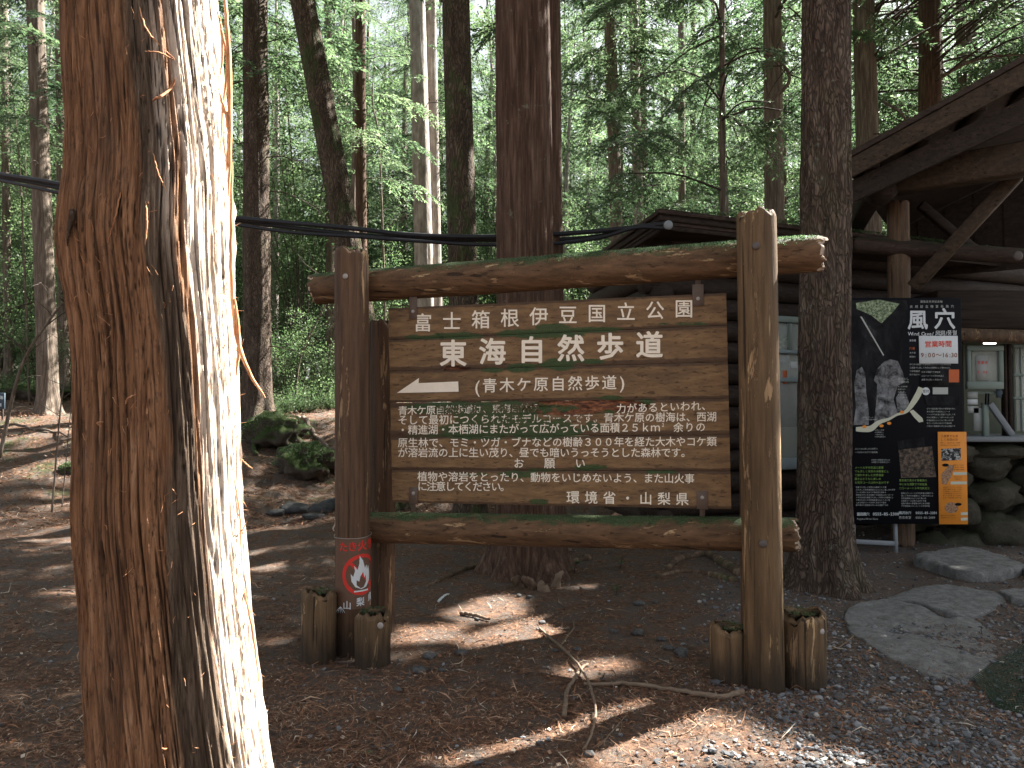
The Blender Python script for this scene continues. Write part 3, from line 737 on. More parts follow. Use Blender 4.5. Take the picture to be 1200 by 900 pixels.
    def surf(px, py, off=.006):
        """point on the visible bark at a pixel"""
        for t in np.arange(1.4, 2.2, .004):
            r = ray(px, py); r = r / r[1]; P = np.array([0, 0, CAMZ]) + r * t; k = np.interp(P[2], z, cx); q = np.interp(P[2], z, rr)
            if (P[0] - k) ** 2 + (P[1] - D) ** 2 < (q + off) ** 2: return P
        P = at(px, py, D); return P
    # peeling strips: (pixels, stand-off, width)
    strips = [([(262, -20), (268, 60), (270, 150), (268, 230)], .012, .010), ([(254, 10), (266, 70), (262, 120), (258, 180)], .014, .006), ([(258, 110), (268, 150), (266, 200)], .02, .008),
              ([(272, 190), (271, 270), (272, 340), (279, 400), (294, 440), (311, 466)], .016, .009), ([(275, 350), (280, 400), (277, 440)], .008, .008), ([(163, 8), (172, 35), (190, 55), (205, 70)], .008, .0035),
              ([(178, 118), (188, 113), (200, 103), (206, 92)], .014, .006), ([(171, 236), (172, 262), (170, 288)], .010, .004), ([(147, 474), (150, 467), (159, 462)], .010, .0035),
              ([(170, 60), (188, 62), (204, 70)], .010, .003), ([(142, 220), (136, 250), (126, 285)], .006, .003), ([(280, 625), (284, 622), (290, 610)], .006, .003), ([(283, 538), (290, 545), (296, 549)], .006, .003),
              ([(186, 876), (192, 878), (196, 877)], .006, .004), ([(180, 180), (186, 205), (196, 225)], .006, .003), ([(118, 500), (114, 495), (122, 494)], .006, .003),
              ([(84, 60), (80, 110), (82, 150)], .006, .008), ([(286, 690), (296, 740), (304, 800)], .006, .005), ([(258, 20), (261, 60), (258, 90)], .006, .006), ([(274, 560), (281, 600), (283, 660)], .006, .004)]
    rq = np.random.default_rng(8)
    for i in range(14):
        y0 = rq.uniform(180, 320); x0 = np.interp(y0, [o[0] for o in OUTL], [o[1] for o in OUTL]); strips.append(([(x0 + .5, y0), (x0 - 1, y0 + rq.uniform(12, 22)), (x0 - rq.uniform(0, 9), y0 + rq.uniform(30, 48))], .006, rq.uniform(.004, .010)))
    for i, (pts, off, w) in enumerate(strips):
        P = []
        for j, (x, y) in enumerate(pts):
            inside = np.interp(y, [o[0] for o in OUTL], [o[1] for o in OUTL]) + 1 < x < np.interp(y, [o[0] for o in OUTL], [o[2] for o in OUTL]) - 1
            P.append(surf(x, y, off * (1 + j % 2)) if inside else at(x, y, D - .02 if x > 180 else D - .01))
        P = smoothpath(P, 26); P += rng.normal(size=P.shape) * .0006
        t = np.linspace(0, 1, 26); ww = w * (np.sin(np.pi * np.clip(t * .92 + .06, 0, 1)) ** .5) * .6
        nd = np.cross(np.gradient(P, axis=0), np.array([.3, -1, 0])); nd /= np.linalg.norm(nd, axis=1)[:, None] + 1e-9
        th_ = np.array([0, -.0012, 0])
        V_ = np.concatenate([P - nd * ww[:, None], P + th_ * 1.2, P + nd * ww[:, None], P - th_], 0)
        m_ = 26; f = []
        idx = np.arange(m_ - 1)
        for q in range(4):
            a_, b_ = q * m_, ((q + 1) % 4) * m_
            f.append(np.stack([a_ + idx, a_ + idx + 1, b_ + idx + 1, b_ + idx], 1))
        mk('bark_strip', V_, [np.concatenate(f)], MT['big' if i > 19 else 'strip'], root, {'dark': np.ones(len(V_)), 'pale': np.zeros(len(V_)), 'crev': np.full(len(V_), .4)} if i > 19 else None)
    # fine hairs of fibre
    mb = MB(); rg = np.random.default_rng(12)
    for i in range(260):
        py = rg.uniform(0, 900); l = np.interp(py, [o[0] for o in OUTL], [o[1] for o in OUTL]); r = np.interp(py, [o[0] for o in OUTL], [o[2] for o in OUTL])
        edge = rg.random() < .5
        px = (r - rg.uniform(-1, 8)) if edge and rg.random() < .7 else rg.uniform(l + 2, r - 4)
        p = surf(px, py, .002); L = rg.uniform(.008, .035)
        out = np.array([p[0] - np.interp(p[2], z, cx), p[1] - D, 0]); out /= np.linalg.norm(out) + 1e-9
        d = out * rg.uniform(.1, .7) + np.array([0, 0, rg.choice([-1, 1]) * rg.uniform(.2, 1)]) + rg.normal(size=3) * .35; d /= np.linalg.norm(d)
        v, f = tube([p, p + d * L * .5, p + d * L + rg.normal(size=3) * L * .2], [.0009, .0008, .0003], 3, False); mb.add(v, f)
    tag(mb.mk('loose_fibres', MT['strip'], root), kind='stuff')
big_tree()

# ------------------------------------------------------------------ trunks one can tell apart in the photograph
tree(612, 617, 72, 6.75, 'cedar', 'broad reddish cedar trunk rising straight behind the middle of the sign', detail=2, seed=11, bare=0, crown=(8., 13, 2.6, 40))
tree(646, 650, 24, 7.7, 'cedar', 'narrower trunk tucked against the right edge of the broad reddish cedar', detail=1, seed=12, bare=1, crown=(8, 13, 2.2, 25))
tree(534, 546, 37, 8.4, 'firmoss', 'brown scaly trunk left of the broad cedar, behind the sign', detail=1, seed=13, bare=1, crown=(8, 13, 2.5, 35))
tree(299, 302, 34, 15., 'fir', 'upright grey-brown trunk with mossy foot just right of the large shaggy tree', detail=1, seed=14, bare=7, crown=(8, 15, 2.4, 40), yb=470)
tree(355, 437, 34, 10.5, 'firmoss', 'mossy trunk leaning to the right, passing behind the left signpost', detail=1, seed=15, bare=1, yb=440, crown=(8.5, 13, 2.2, 25))
tree(422, 424, 15, 17, 'cedar', 'slim reddish trunk just right of the leaning mossy tree', seed=16, bare=5, crown=(6.5, 14, 2, 30))
tree(489, 500, 24, 19, 'pale', 'pale sunlit trunk, left one of a close pair behind the sign', seed=17, bare=5, crown=(9, 15, 1.8, 20), detail=1)
tree(505, 513, 15, 19.6, 'pale', 'pale sunlit trunk, right and thinner one of a close pair behind the sign', seed=18, bare=3, crown=(9, 15, 1.6, 15), detail=1)
tree(41, 56, 23, 17, 'greybark', 'dark trunk at far left, thicker of the two left of the shaggy tree', seed=19, bare=8, crown=(7.5, 15, 2.3, 35), detail=1)
tree(70, 75, 13, 20, 'greybark', 'dark slender trunk close beside the left edge of the shaggy tree', seed=20, bare=6, crown=(7.5, 15, 2.2, 30))
tree(714, 728, 17, 17, 'greybark', 'greyish trunk right of the broad cedar, left one of two', seed=21, bare=7, crown=(7.5, 15, 2.2, 30), detail=1)
tree(742, 753, 14, 18, 'pale', 'pale grey trunk right of the broad cedar, right one of two', seed=22, bare=7, crown=(8, 15, 2, 30), detail=1)
tree(384, 388, 12, 22, 'greybark', 'thin trunk seen between the leaning mossy tree and the left signpost', seed=23, bare=5, crown=(7, 14, 2, 25))
tree(798, 800, 10, 24, 'greybark', 'thin trunk above the sign, midway between the broad cedar and right signpost', seed=24, bare=5, crown=(6, 14, 2.2, 30))
tree(4, 10, 10, 24, 'greybark', 'thin trunk at the extreme left edge of the wood', seed=25, bare=5, crown=(6, 14, 2.2, 30))

# ------------------------------------------------------------------ trees with boughs added overhead, mostly unseen, to shade the clearing
def canopy():
    spots = []   # (root, base)
    def t(*a, **k):
        r = tree(*a, **k); spots.append((r, np.array(r.location))); return r
    t(968, 966, 61, 6.2, 'fir', 'stout scaly-barked tree between the wooden sign and the black cave poster', detail=2, seed=1, bare=0, top=14)
    t(905, 909, 25, 13.5, 'greybark', 'brown trunk rising just left of the stout scaly tree, above the right signpost', detail=1, seed=2, bare=5)
    t(1012, 1024, 29, 14.5, 'greybark', 'trunk seen in the gap between stout scaly tree and the porch roof', detail=1, seed=3, bare=6)
    t(1089, 1092, 29, 15.5, 'cedar', 'dark reddish trunk standing up behind the slope of the porch roof', detail=1, seed=4, bare=6)
    t(1130, 1132, 20, 20, 'greybark', 'thin trunk at the top right, right of the reddish trunk behind the roof', seed=5, bare=4)
    for i, (x, y) in enumerate([(8.8, 7.2), (12.5, 9.5), (14.5, 14.), (7., 4.2), (12., 5.), (16., 10.)]):  # unseen trees added beyond the right edge to cast shade
        for q in range(60):
            if not in_gap(np.array([[x, y, h] for h in np.linspace(1, 13, 60)]), .3).any(): break
            x += .11 * math.cos(q * 2.4) * (q / 8 + 1); y += .11 * math.sin(q * 2.4) * (q / 8 + 1)
        gz = float(H(x, y)); root = empty('conifer_tree', (x, y, gz), 'unseen tall conifer added beyond the right edge to shade the clearing', 'tree', 'unseen conifers added to shade the clearing from the right')
        V, Fs = trunk_arrays([np.array([x, y, gz - .2]), np.array([x + .1, y, gz + 7]), np.array([x, y + .1, 14.])], (.24, .12), 20, 40, .05, 3, i, .5, gz)
        mk('trunk', V, Fs, MT['cedar'], root); spots.append((root, np.array([x, y, gz])))
    own = len(spots)
    for q in ROOTS:
        if q.location.y < 16 and all(q is not s[0] for s in spots): spots.append((q, np.array(q.location)))
    rg = np.random.default_rng(77)
    per = {i: [] for i in range(len(spots))}
    B = np.array([s[1][:2] for s in spots])
    N = 900
    k = 0
    while k < N:
        gxx, gyy = rg.uniform(-12, 9.5), rg.uniform(.2, 16); zz = rg.uniform(8.6, 13.5)
        if k % 6 == 1: gxx, gyy = rg.uniform(-13, -3), rg.uniform(4, 16)
        if k % 5 == 0: gxx, gyy = rg.uniform(0, 5), rg.uniform(2.5, 8)
        p = np.array([gxx, gyy, 0]) + SUN / SUN[2] * zz
        k += 1
        qx, qy, qd = project(p)
        if -60 < qx < 860 and -110 < qy: continue
        d = np.linalg.norm(B - p[:2], axis=1); i = int(np.argmin(d))
        az = math.atan2(p[1] - B[i][1], p[0] - B[i][0]) + rg.normal() * .5
        per[i].append((p, az, rg.uniform(.75, 1.25), rg.uniform(-.2, .3), int(rg.integers(0, 9))))
    for i, sp in per.items():
        if not sp: continue
        root, base = spots[i]
        ca, br = crown_meshes('crown', sp, TPLC, 'leaf', keep=KEEP)  # foliage added for shade, cut open where sun should pass
        mb = MB(); v = np.empty(len(br.vertices) * 3); br.vertices.foreach_get('co', v)
        for (p, az, *_ ) in sp:
            o = np.array([base[0], base[1], min(13.2, p[2] - .1 - .12 * np.linalg.norm(p[:2] - base[:2]))]); mid_ = (o + p) / 2 + np.array([0, 0, .25])
            pts = np.array([o, mid_, p])
            if in_gap(smoothpath(pts, 12)).any(): continue
            vv, ff = tube(smoothpath(pts, 5), np.linspace(.03, .012, 5), 4, False); mb.add(vv, ff)
        for n_, m_ in (('crown', ca), ('branches', br)):
            m_.transform(Matrix.Translation(-Vector(base))); tag(link(n_, m_, root), kind='stuff')
        if mb.V: tag(mb.mk('boughs', MT['twig'], root), kind='stuff')
canopy()

# ------------------------------------------------------------------ the forest behind
CROWNS = []
for i in range(6):
    rg = np.random.default_rng(100 + i)
    z0, z1, rad, nb = [(1.6, 15, 2.7, 62), (2.4, 14, 2.3, 55), (3.2, 16, 2.9, 60), (1.2, 11, 2.4, 55), (4.5, 16, 2.6, 50), (.6, 7, 1.9, 46)][i]
    ca, br = crown_meshes('crown', crown_specs(rg, z0, z1, rad, nb), TPLB, 'leaf')
    V, Fs = trunk_arrays([np.array([0, 0, -.3]), np.array([rg.normal() * .1, rg.normal() * .1, z1 * .5]), np.array([rg.normal() * .15, 0, z1])], (.17 if z1 > 9 else .07, .03), 12, 24, .05, 3, i, .4, 0)
    tm = [mkmesh('trunk', V, Fs, MT[m]) for m in ('cedar', 'greybark', 'pale')]
    CROWNS.append((ca, br, tm, z0, z1))
for i in range(2):
    rg = np.random.default_rng(200 + i); ca, br = crown_meshes('crown', crown_specs(rg, 7 + 2 * i, 15, 1.6, 26), TPLB, 'leaf'); V, Fs = trunk_arrays([np.array([0, 0, -.3]), np.array([rg.normal() * .25, rg.normal() * .2, 7]), np.array([rg.normal() * .3, 0, 15])], (.075, .03), 8, 20, .05, 3, i, .4, 0); CROWNS.append((ca, br, [mkmesh('trunk', V, Fs, MT[m]) for m in ('greybark', 'pale', 'pale')], 7 + 2 * i, 15))
TARGETS = [sunspace(gp(30, 492)), sunspace(gp(75, 492)), sunspace(at(500, 100, 19)), sunspace(at(505, 250, 19)), sunspace(gp(395, 475)), sunspace(at(310, 200, 15))]
def forest():
    rg = np.random.default_rng(21); pts = []
    tries = 0
    while len(pts) < 280 and tries < 20000:
        tries += 1
        D = 16 + 66 * rg.random() ** 1.05; x = rg.uniform(-.82 * D - 2, .86 * D + 3)
        if x > 3 and D < 17: continue
        mind = 1.6 + D * .035
        if any((x - a) ** 2 + (D - b) ** 2 < mind ** 2 for a, b, _ in pts) or any((x - b[0]) ** 2 + (D - b[1]) ** 2 < 1.6 ** 2 for b, _ in TREES): continue
        v = int(rg.choice([0, 1, 2, 3, 4, 5, 6, 7, 6, 7])) if D < 36 else int(rg.choice([0, 3, 5, 0, 1, 3]))
        ca, br, tm, z0, z1 = CROWNS[v]; s = rg.uniform(.85, 1.25) if D < 29 else rg.uniform(1.25, 1.6) + max(0, D - 35) * .014
        gz = float(H(x, D))
        if D < 28:
            hit = False
            for z in np.linspace(z0 * s, z1 * s, 9):
                q = sunspace(np.array([x, D, gz + z]))
                if any(np.linalg.norm(q - t_) < 3.1 for t_ in TARGETS): hit = True
            if hit: continue
        pts.append((x, D, v))
        far = 'near' if D < 28 else 'far'
        lab = {5: ('young bushy conifer growing between the trunks of the wood behind', 'young conifers in the wood'),
               }.get(v, ('slender conifer among the crowded trees deep in the wood', 'conifers in the wood behind'))
        ti = int(rg.choice([1, 1, 2, 0, 1, 2])); tn = ('reddish-trunked', 'grey-brown-trunked', 'pale-trunked')[ti]
        lab = (tn + ' ' + ('young bushy conifer' if v == 5 else 'very slender bare-stemmed conifer' if v > 5 else 'conifer') + (' in the nearer rows of the wood' if D < 28 else ' in the middle rows of the wood' if D < 48 else ' in the farthest rows of the wood'), lab[1])
        root = empty('forest_conifer', (x, D, gz), lab[0], 'tree', lab[1]); root.rotation_euler.z = rg.uniform(0, 6.28); root.scale = (s,) * 3
        link('trunk', tm[ti], root)
        tag(link('crown', ca, root), kind='stuff')
        if D < 40: tag(link('branches', br, root), kind='stuff')
forest()
# far rows of foliage that close the view, beyond the trees one can count
def far_wood():
    rg = np.random.default_rng(31); specs = []
    for i in range(420):
        a = rg.uniform(-.95, .95); D = rg.uniform(84, 100); z = 2 + rg.random() ** 1.2 * 44
        specs.append((np.array([a * D, D, z]), rg.uniform(0, 6.28), rg.uniform(3.2, 5.2), rg.uniform(-.2, .4), int(rg.integers(0, 9))))
    LV, TI, BV, BF = place_branches(specs, TPLB)
    me = mkmesh('far_woodland', LV, np.arange(len(LV)).reshape(-1, 4), MT['leaf'], {'tint': TI}, smooth=False)
    tag(link('far_woodland', me), 'distant mass of green conifer foliage closing off the view', None, None, 'stuff')
far_wood()

# undergrowth: bushes
def bush_mesh(seed, hgt=1.6, n=2600, rad=.9, ls=1.):
    rg = np.random.default_rng(seed); mb = MB(); C = []; Dd = []
    ns = 16
    for i in range(ns):
        az = rg.uniform(0, 6.28); ln = hgt * rg.uniform(.6, 1.1); out = rad * rg.uniform(.3, 1)
        tip = np.array([math.cos(az) * out, math.sin(az) * out, ln])
        pts = smoothpath([np.zeros(3), np.array([tip[0] * .3, tip[1] * .3, ln * .5]), tip, tip + np.array([tip[0] * .25, tip[1] * .25, -.08])], 9)
        v, f = tube(pts, np.linspace(.014, .003, 9), 4, False); mb.add(v, f)
        k = n // ns; tt = rg.uniform(.25, 1, k); base = np.stack([np.interp(tt, np.linspace(0, 1, 9), pts[:, q]) for q in range(3)], 1)
        spread = rg.normal(size=(k, 3)) * np.array([.17, .17, .12]) * (.4 + tt[:, None]); C.append(base + spread); d = spread + rg.normal(size=(k, 3)) * .08 + np.array([0, 0, .02]); Dd.append(d)
    C = np.concatenate(C); Dd = np.concatenate(Dd); C[:, 2] = np.maximum(C[:, 2], .05); n = len(C)
    V, Fq = leaf_quads(C, Dd, rg.uniform(.05, .10, n) * ls, rg.uniform(.028, .05, n) * ls, rg, .45)
    tint = np.repeat(np.clip(.5 + .25 * np.sin(C[:, 0] * 5 + C[:, 2] * 4) + rg.normal(size=n) * .18, 0, 1), 4)
    a, fs, _ = mb.arrays()
    return mkmesh('foliage', V, Fq, MT['leaf2'], {'tint': tint}, smooth=False), mkmesh('stems', a, fs, MT['twig'])
BUSH = [bush_mesh(1), bush_mesh(2, 2.6, 3600, 1.1), bush_mesh(3, .8, 1800, .8), bush_mesh(4, 3.4, 3600, 1.2)]
BL = ['waist-high leafy bush', 'tall rounded leafy bush', 'low spreading leafy bush', 'very tall loose leafy bush']
def bush(x, y, v, s, label=None, group='bushes in the undergrowth'):
    if label is None: label = BL[v] + (' at the near edge of the wood' if y < 26 else ' deep in the wood')
    gz = float(H(x, y)); root = empty('bush', (x, y, gz), label, 'bush', group); root.scale = (s,) * 3; root.rotation_euler.z = rng.uniform(0, 6.28)
    tag(link('foliage', BUSH[v][0], root), kind='stuff'); tag(link('stems', BUSH[v][1], root), kind='stuff')
rg = np.random.default_rng(9); nb = 0
while nb < 62:
    D = rg.uniform(16.5, 42); x = rg.uniform(-.8 * D, .5 * D)
    if x > 1.5 and D < 22: continue
    bush(x, D, int(rg.integers(0, 4)), rg.uniform(.6, 1.15)); nb += 1
for (px, D, v, s, lab) in [(352, 17.2, 2, .75, 'low bright fern-like bush at the foot of the mossy-footed tree'), (385, 18, 2, .8, 'low bright bush beside the left signpost on the bank'), (335, 16.6, 2, .5, 'tiny leafy bush on the bank right of mossy-footed trunk'),
                           (345, 20, 1, .8, 'taller leafy bush behind the bank, between shaggy tree and left signpost')]:
    bush(at(px, 470, D)[0], D, v, s, lab, None)
BROAD = [bush_mesh(31, 6.5, 7200, 2.3, 1.25), bush_mesh(32, 5., 6000, 1.9, 1.2), bush_mesh(33, 8.5, 8000, 2.4, 1.35)]
rg = np.random.default_rng(91); nb = 0
while nb < 90:
    D = 18 + 40 * rg.random(); x = rg.uniform(-.78 * D, .62 * D); gz = float(H(x, D)); v = int(rg.integers(0, 3))
    if any(np.linalg.norm(sunspace(np.array([x, D, gz + z])) - t_) < 1.6 for z in (2, 4, 6) for t_ in TARGETS) and D < 26: continue
    if x > 2 and D < 22: continue
    root = empty('broadleaf_tree', (x, D, gz), ['slim', 'short bushy', 'tall airy'][v] + ' young tree with light green leaves ' + ('at the near edge of the wood' if D < 27 else 'among the far conifer trunks'), 'tree', 'light green young trees in the wood'); root.scale = (rg.uniform(.7, 1.15) * (1 if D < 27 else 1.6),) * 3; root.rotation_euler.z = rg.uniform(0, 6.28)
    tag(link('foliage', BROAD[v][0], root), kind='stuff'); tag(link('stems', BROAD[v][1], root), kind='stuff'); nb += 1
for i, (px, py, D, s) in enumerate([(335, 478, 16.2, .4), (362, 480, 16.4, .35), (385, 476, 16.8, .45), (318, 482, 15.6, .3), (10, 448, 19.5, .6), (40, 446, 20, .5), (70, 447, 20.5, .6), (95, 446, 20, .5), (28, 452, 21.5, .7), (350, 474, 18.5, .6), (372, 474, 19.5, .7), (392, 474, 18, .5), (60, 452, 22, .8)]):
    bush(at(px, py, D)[0], D, 2, s, 'low fern-like plant among the litter at the edge of the wood', 'low ferny plants along the edge of the wood')
# bare saplings at the left
def sapling(pts, D, r0, label, side=8, seed=0):
    rg = np.random.default_rng(seed); P = [at(x, y, D) for x, y in pts]
    gz = float(H(P[0][0], D)); P[0][2] = min(P[0][2], gz - .02) if P[0][2] > gz else P[0][2]
    root = empty('sapling', (P[0][0], D, gz), label, 'sapling')
    q = smoothpath(P, 30); mk('stem', *tube(q, np.linspace(r0, r0 * .3, 30), 7), MT['greybark'], root)
    for i in range(side):
        t = int(rg.uniform(6, 28)); L = rg.uniform(.3, .9) * D / 12; az = rg.uniform(0, 6.28); d = np.array([math.cos(az), math.sin(az) * .6, rg.uniform(.0, .8)])
        pp = [q[t] + d * L * u + rg.normal(size=3) * .04 * L for u in (0, .3, .6, 1)]; pp[0] = q[t]
        mk('twig', *tube(smoothpath(pp, 9), np.linspace(r0 * .35, r0 * .1, 9), 4), MT['twig'], root)
sapling([(0, 470), (25, 430), (62, 370), (95, 330), (70, 345)][:4], 13, .035, 'bent bare sapling arching up from the left edge of the photo', 10, 1)
sapling([(36, 400), (28, 300), (22, 180), (10, 60)], 18, .03, 'crooked slim sapling near the left edge, pale-stemmed', 8, 2)
sapling([(62, 512), (72, 470), (82, 420), (86, 380)], 10.5, .014, 'thin upright dark twig sapling left of the shaggy tree', 7, 3)
sapling([(74, 505), (84, 470), (90, 430)], 10.8, .008, 'very thin twig sapling close beside the shaggy tree', 5, 4)
sapling([(455, 300), (445, 180), (437, 120), (440, 40)], 20, .035, 'pale thin sapling between slim reddish trunk and the pale pair', 6, 5)
sapling([(20, 440), (40, 320), (30, 200), (34, 60)], 22, .03, 'tall thin sapling at far left behind the dark trunks', 6, 6)
sapling([(345, 470), (352, 420), (375, 370), (395, 330)], 17, .03, 'crooked young stem leaning right on the bank behind the left signpost', 7, 7)

# long bare boughs at the top right
def bough(pts, D, r0, label, seed=0):
    rg = np.random.default_rng(seed); P = smoothpath([at(x, y, D + dd) for x, y, dd in pts], 24)
    root = empty('bare_bough', tuple(P[0]), label, 'branch')
    mk('limb', *tube(P, np.linspace(r0, r0 * .3, 24), 7), MT['greybark'], root)
    for i in range(7):
        t = int(rg.uniform(3, 23)); L = rg.uniform(.4, 1.); d = np.array([rg.normal(), rg.normal() * .5, rg.normal() * .6]); d /= np.linalg.norm(d)
        mk('twig', *tube(smoothpath([P[t], P[t] + d * L * .5, P[t] + d * L + np.array([0, 0, -.1])], 8), np.linspace(r0 * .35, .003, 8), 4), MT['twig'], root)
bough([(1100, 92, 0), (1130, 75, -.3), (1165, 66, -.5), (1210, 64, -.8)], 15.2, .045, 'long bare bough reaching right from the reddish trunk above the roof', 1)
bough([(1103, 50, 0), (1125, 35, -.3), (1150, 18, -.5), (1172, 0, -.8)], 15.2, .03, 'thin bare bough slanting up right at the top right corner', 2)
bough([(1034, 118, 0), (1058, 135, -.2), (1070, 165, -.3), (1076, 180, -.4)], 14.3, .03, 'crooked bare bough hanging between the two trunks above the roof', 3)
bough([(900, 120, 0), (925, 95, -.2), (912, 70, -.3), (880, 55, -.4)], 13.4, .04, 'knotty bough crossing the trunk left of the stout scaly tree', 4)

# dark green hanging sprays in the middle distance, right of the broad cedar
def mid_spray():
    rg = np.random.default_rng(61)
    root = tree(846, 848, 9, 10.5, 'greybark', 'leafy conifer sapling whose dark green sprays hang right of the broad cedar', seed=41, bare=0, top=9)
    sp = []
    for i in range(46):
        px = rg.normal() * 60 + (700 if i % 3 else 860); py = rg.uniform(-40, 225) if px < 800 else rg.uniform(-40, 190)
        D = rg.uniform(9, 12.5); sp.append((at(px, py, D), rg.uniform(0, 6.28), rg.uniform(.35, .65), rg.uniform(.0, .5), int(rg.integers(0, 9))))
    ca, br = crown_meshes('crown', sp, TPL, 'leaf', keep=KEEP)
    for n_, m_ in (('crown', ca), ('branches', br)):
        m_.transform(Matrix.Translation(-Vector(root.location))); tag(link(n_, m_, root), kind='stuff')
    mb = MB(); b = np.array(root.location)
    for (p, *_r) in sp[::3]:
        o = np.array([b[0], b[1], p[2] + .1]); v, f = tube(smoothpath([o, (o + p) / 2 + np.array([0, 0, .12]), p], 6), np.linspace(.02, .008, 6), 4, False); mb.add(v, f)
    tag(mb.mk('boughs', MT['twig'], root), kind='stuff')
mid_spray()

# ------------------------------------------------------------------ the wooden sign
PLp = np.array([-.786, 4.75, 0]); PRp = np.array([1.245, 4.275, 0])
U_ = (PRp - PLp); U_ /= np.linalg.norm(U_); N_ = np.cross(U_, [0, 0, 1.]) ; N_ = N_ if N_[1] < 0 else -N_
YAW = math.atan2(U_[1], U_[0])
def pl(px, py, off=0.):
    r = ray(px, py); o = np.array([0, 0, CAMZ]); q = PLp + N_ * off
    t = np.dot(q - o, N_) / np.dot(r, N_); return o + r * t
sign = empty('park_sign', (float((PLp + PRp)[0] / 2), float((PLp + PRp)[1] / 2), 0.), 'large wooden national park sign on brown log posts with carved white Japanese lettering', 'sign')
def log(name, P0, P1, r, mat, parent, top='flat', n=64, m=110, seed=0, amp=.02, bend=0.):
    P0 = np.array(P0, float); P1 = np.array(P1, float); d = P1 - P0; L = np.linalg.norm(d); X = d / L
    up = np.array([0, 0, 1.]) if abs(X[2]) < .9 else np.array([0, -1., 0])
    A = np.cross(X, up); A /= np.linalg.norm(A); B = np.cross(A, X)
    e = r * .22
    s = np.concatenate([[0, .3 * e, e], np.linspace(e * 1.5, L - e * 1.5, m), [L - e, L - .3 * e, L]])
    rad = np.concatenate([[.78, .92, 1.], np.ones(m), [1., .92, .78]])
    th = np.arange(n) / n * 2 * math.pi; TH, SS = np.meshgrid(th, s)
    RR = r * rad[:, None] * (1 + amp * fbm(np.cos(TH) * 1.5 + seed, np.sin(TH) * 1.5, SS * 1.3, 3) + amp * .5 * pn(np.cos(TH) * 9 + seed, np.sin(TH) * 9, SS * 2.) - .035 * (1 - ss(0, .05, np.abs(pn(np.cos(TH) * 3.3 + seed, np.sin(TH) * 3.3, SS * .35 + seed)))) * ss(-.2, .2, pn(np.cos(TH) * 2, np.sin(TH) * 2 + seed, SS * 1.2)))
    endj = np.minimum(SS, L - SS) < e * 1.01
    SS = SS + np.where(endj, r * .3 * pn(np.cos(TH) * 2.6 + seed, np.sin(TH) * 2.6, (SS > L / 2) * 7.3) + r * .16 * pn(np.cos(TH) * 8 + seed, np.sin(TH) * 8, (SS > L / 2) * 3.3), 0)
    V = P0 + X * SS[..., None] + A * (RR * np.cos(TH))[..., None] + B * (RR * np.sin(TH))[..., None]
    V = V.reshape(-1, 3); V = np.vstack([V, P0 + X * r * .02, P1 - X * r * .02 if top == 'flat' else P1 + X * r * .1]); k = len(V)
    jj = np.arange(n); kk = (jj + 1) % n; ee = (len(s) - 1) * n
    caps = np.concatenate([np.stack([jj, kk, np.full(n, k - 2)], 1), np.stack([kk + ee, jj + ee, np.full(n, k - 1)], 1)])
    gf = grid_faces(len(s), n, True)
    o = mk(name, V, [gf[:, ::-1], caps[:, ::-1]], MT[mat], parent)
    if 'end' in top or top == 'flat':
        o.data.materials.append(MT['endwood']); me = o.data; nq = len(gf)
        if mat == 'rail':
            for p in me.polygons:
                if abs(p.normal.dot(Vector(X))) > .45: p.material_index = 1
    return o
def disc(name, P, nrm, r, h, mat, parent, n=16, dome=.4):
    nrm = np.array(nrm, float); nrm /= np.linalg.norm(nrm)
    prof = [(r, 0), (r, h * .5), (r * .82, h * .85), (r * .4, h), (0.0005, h)]
    a = np.cross(nrm, [0, 0, 1.]); a /= np.linalg.norm(a); b = np.cross(nrm, a); th = np.arange(n) / n * 2 * math.pi
    V = np.concatenate([np.array(P) + nrm * z + rr * (np.cos(th)[:, None] * a + np.sin(th)[:, None] * b) for rr, z in prof])
    return mk(name, V, [grid_faces(len(prof), n, True)], MT[mat], parent)
RP = .1
postR0 = pl(896, 800, .2); postR1 = pl(886, 250, .2); postR0[2] = -.12
postL0 = pl(414, 778, .2); postL1 = pl(412, 294, .2); postL0[2] = -.12
pR = log('post', postR0, postR1, .105, 'postR', sign, 'top', seed=1); pR['label'] = 'right front post, ochre brown'
pL = log('post', postL0, postL1, .105, 'postL', sign, 'top', seed=2); pL['label'] = 'left front post with red warning'
rear = []
for i, (a, b) in enumerate([((438, 760), (436, 352)), ((893, 760), (893, 352))]):
    p = (postL0 if i == 0 else postR0) - N_ * .42; q = p.copy(); q[2] = 2.06; p[2] = -.1
    log('rear_post', p, q, .092, 'postL', sign, 'top', seed=5 + i)
# moss tufts on post tops
def tuft(name, c, rx, ry, h, n, parent, seed):
    rg = np.random.default_rng(seed); a = rg.uniform(0, 6.28, n); q = np.sqrt(rg.uniform(0, 1, n)); C = np.stack([c[0] + rx * q * np.cos(a), c[1] + ry * q * np.sin(a), c[2] + 0 * q], 1)
    D = np.stack([rg.normal(size=n) * .5, rg.normal(size=n) * .5, rg.uniform(.3, 1, n)], 1)
    V, Fq = leaf_quads(C, D, rg.uniform(.4, 1, n) * h, rg.uniform(.2, .35, n) * h, rg, .6)
    o = mk(name, V, Fq, MT['leaf2'], parent, {'tint': np.repeat(rg.uniform(0, .7, n), 4)}, smooth=False); tag(o, kind='stuff'); return o
tuft('moss', postR1, .08, .08, .022, 240, sign, 1); tuft('moss', postL1, .08, .08, .02, 260, sign, 2)
rt0, rt1 = pl(369, 339, 0.), pl(962, 297, 0.); rb0, rb1 = pl(437, 618, 0.), pl(934, 627, 0.); rb0 = rb0 - (rb1 - rb0) * .09
r1 = log('rail', rt0, rt1, .104, 'rail', sign, 'flat', n=48, m=160, seed=9, amp=.035); r1['label'] = 'mossy top rail'
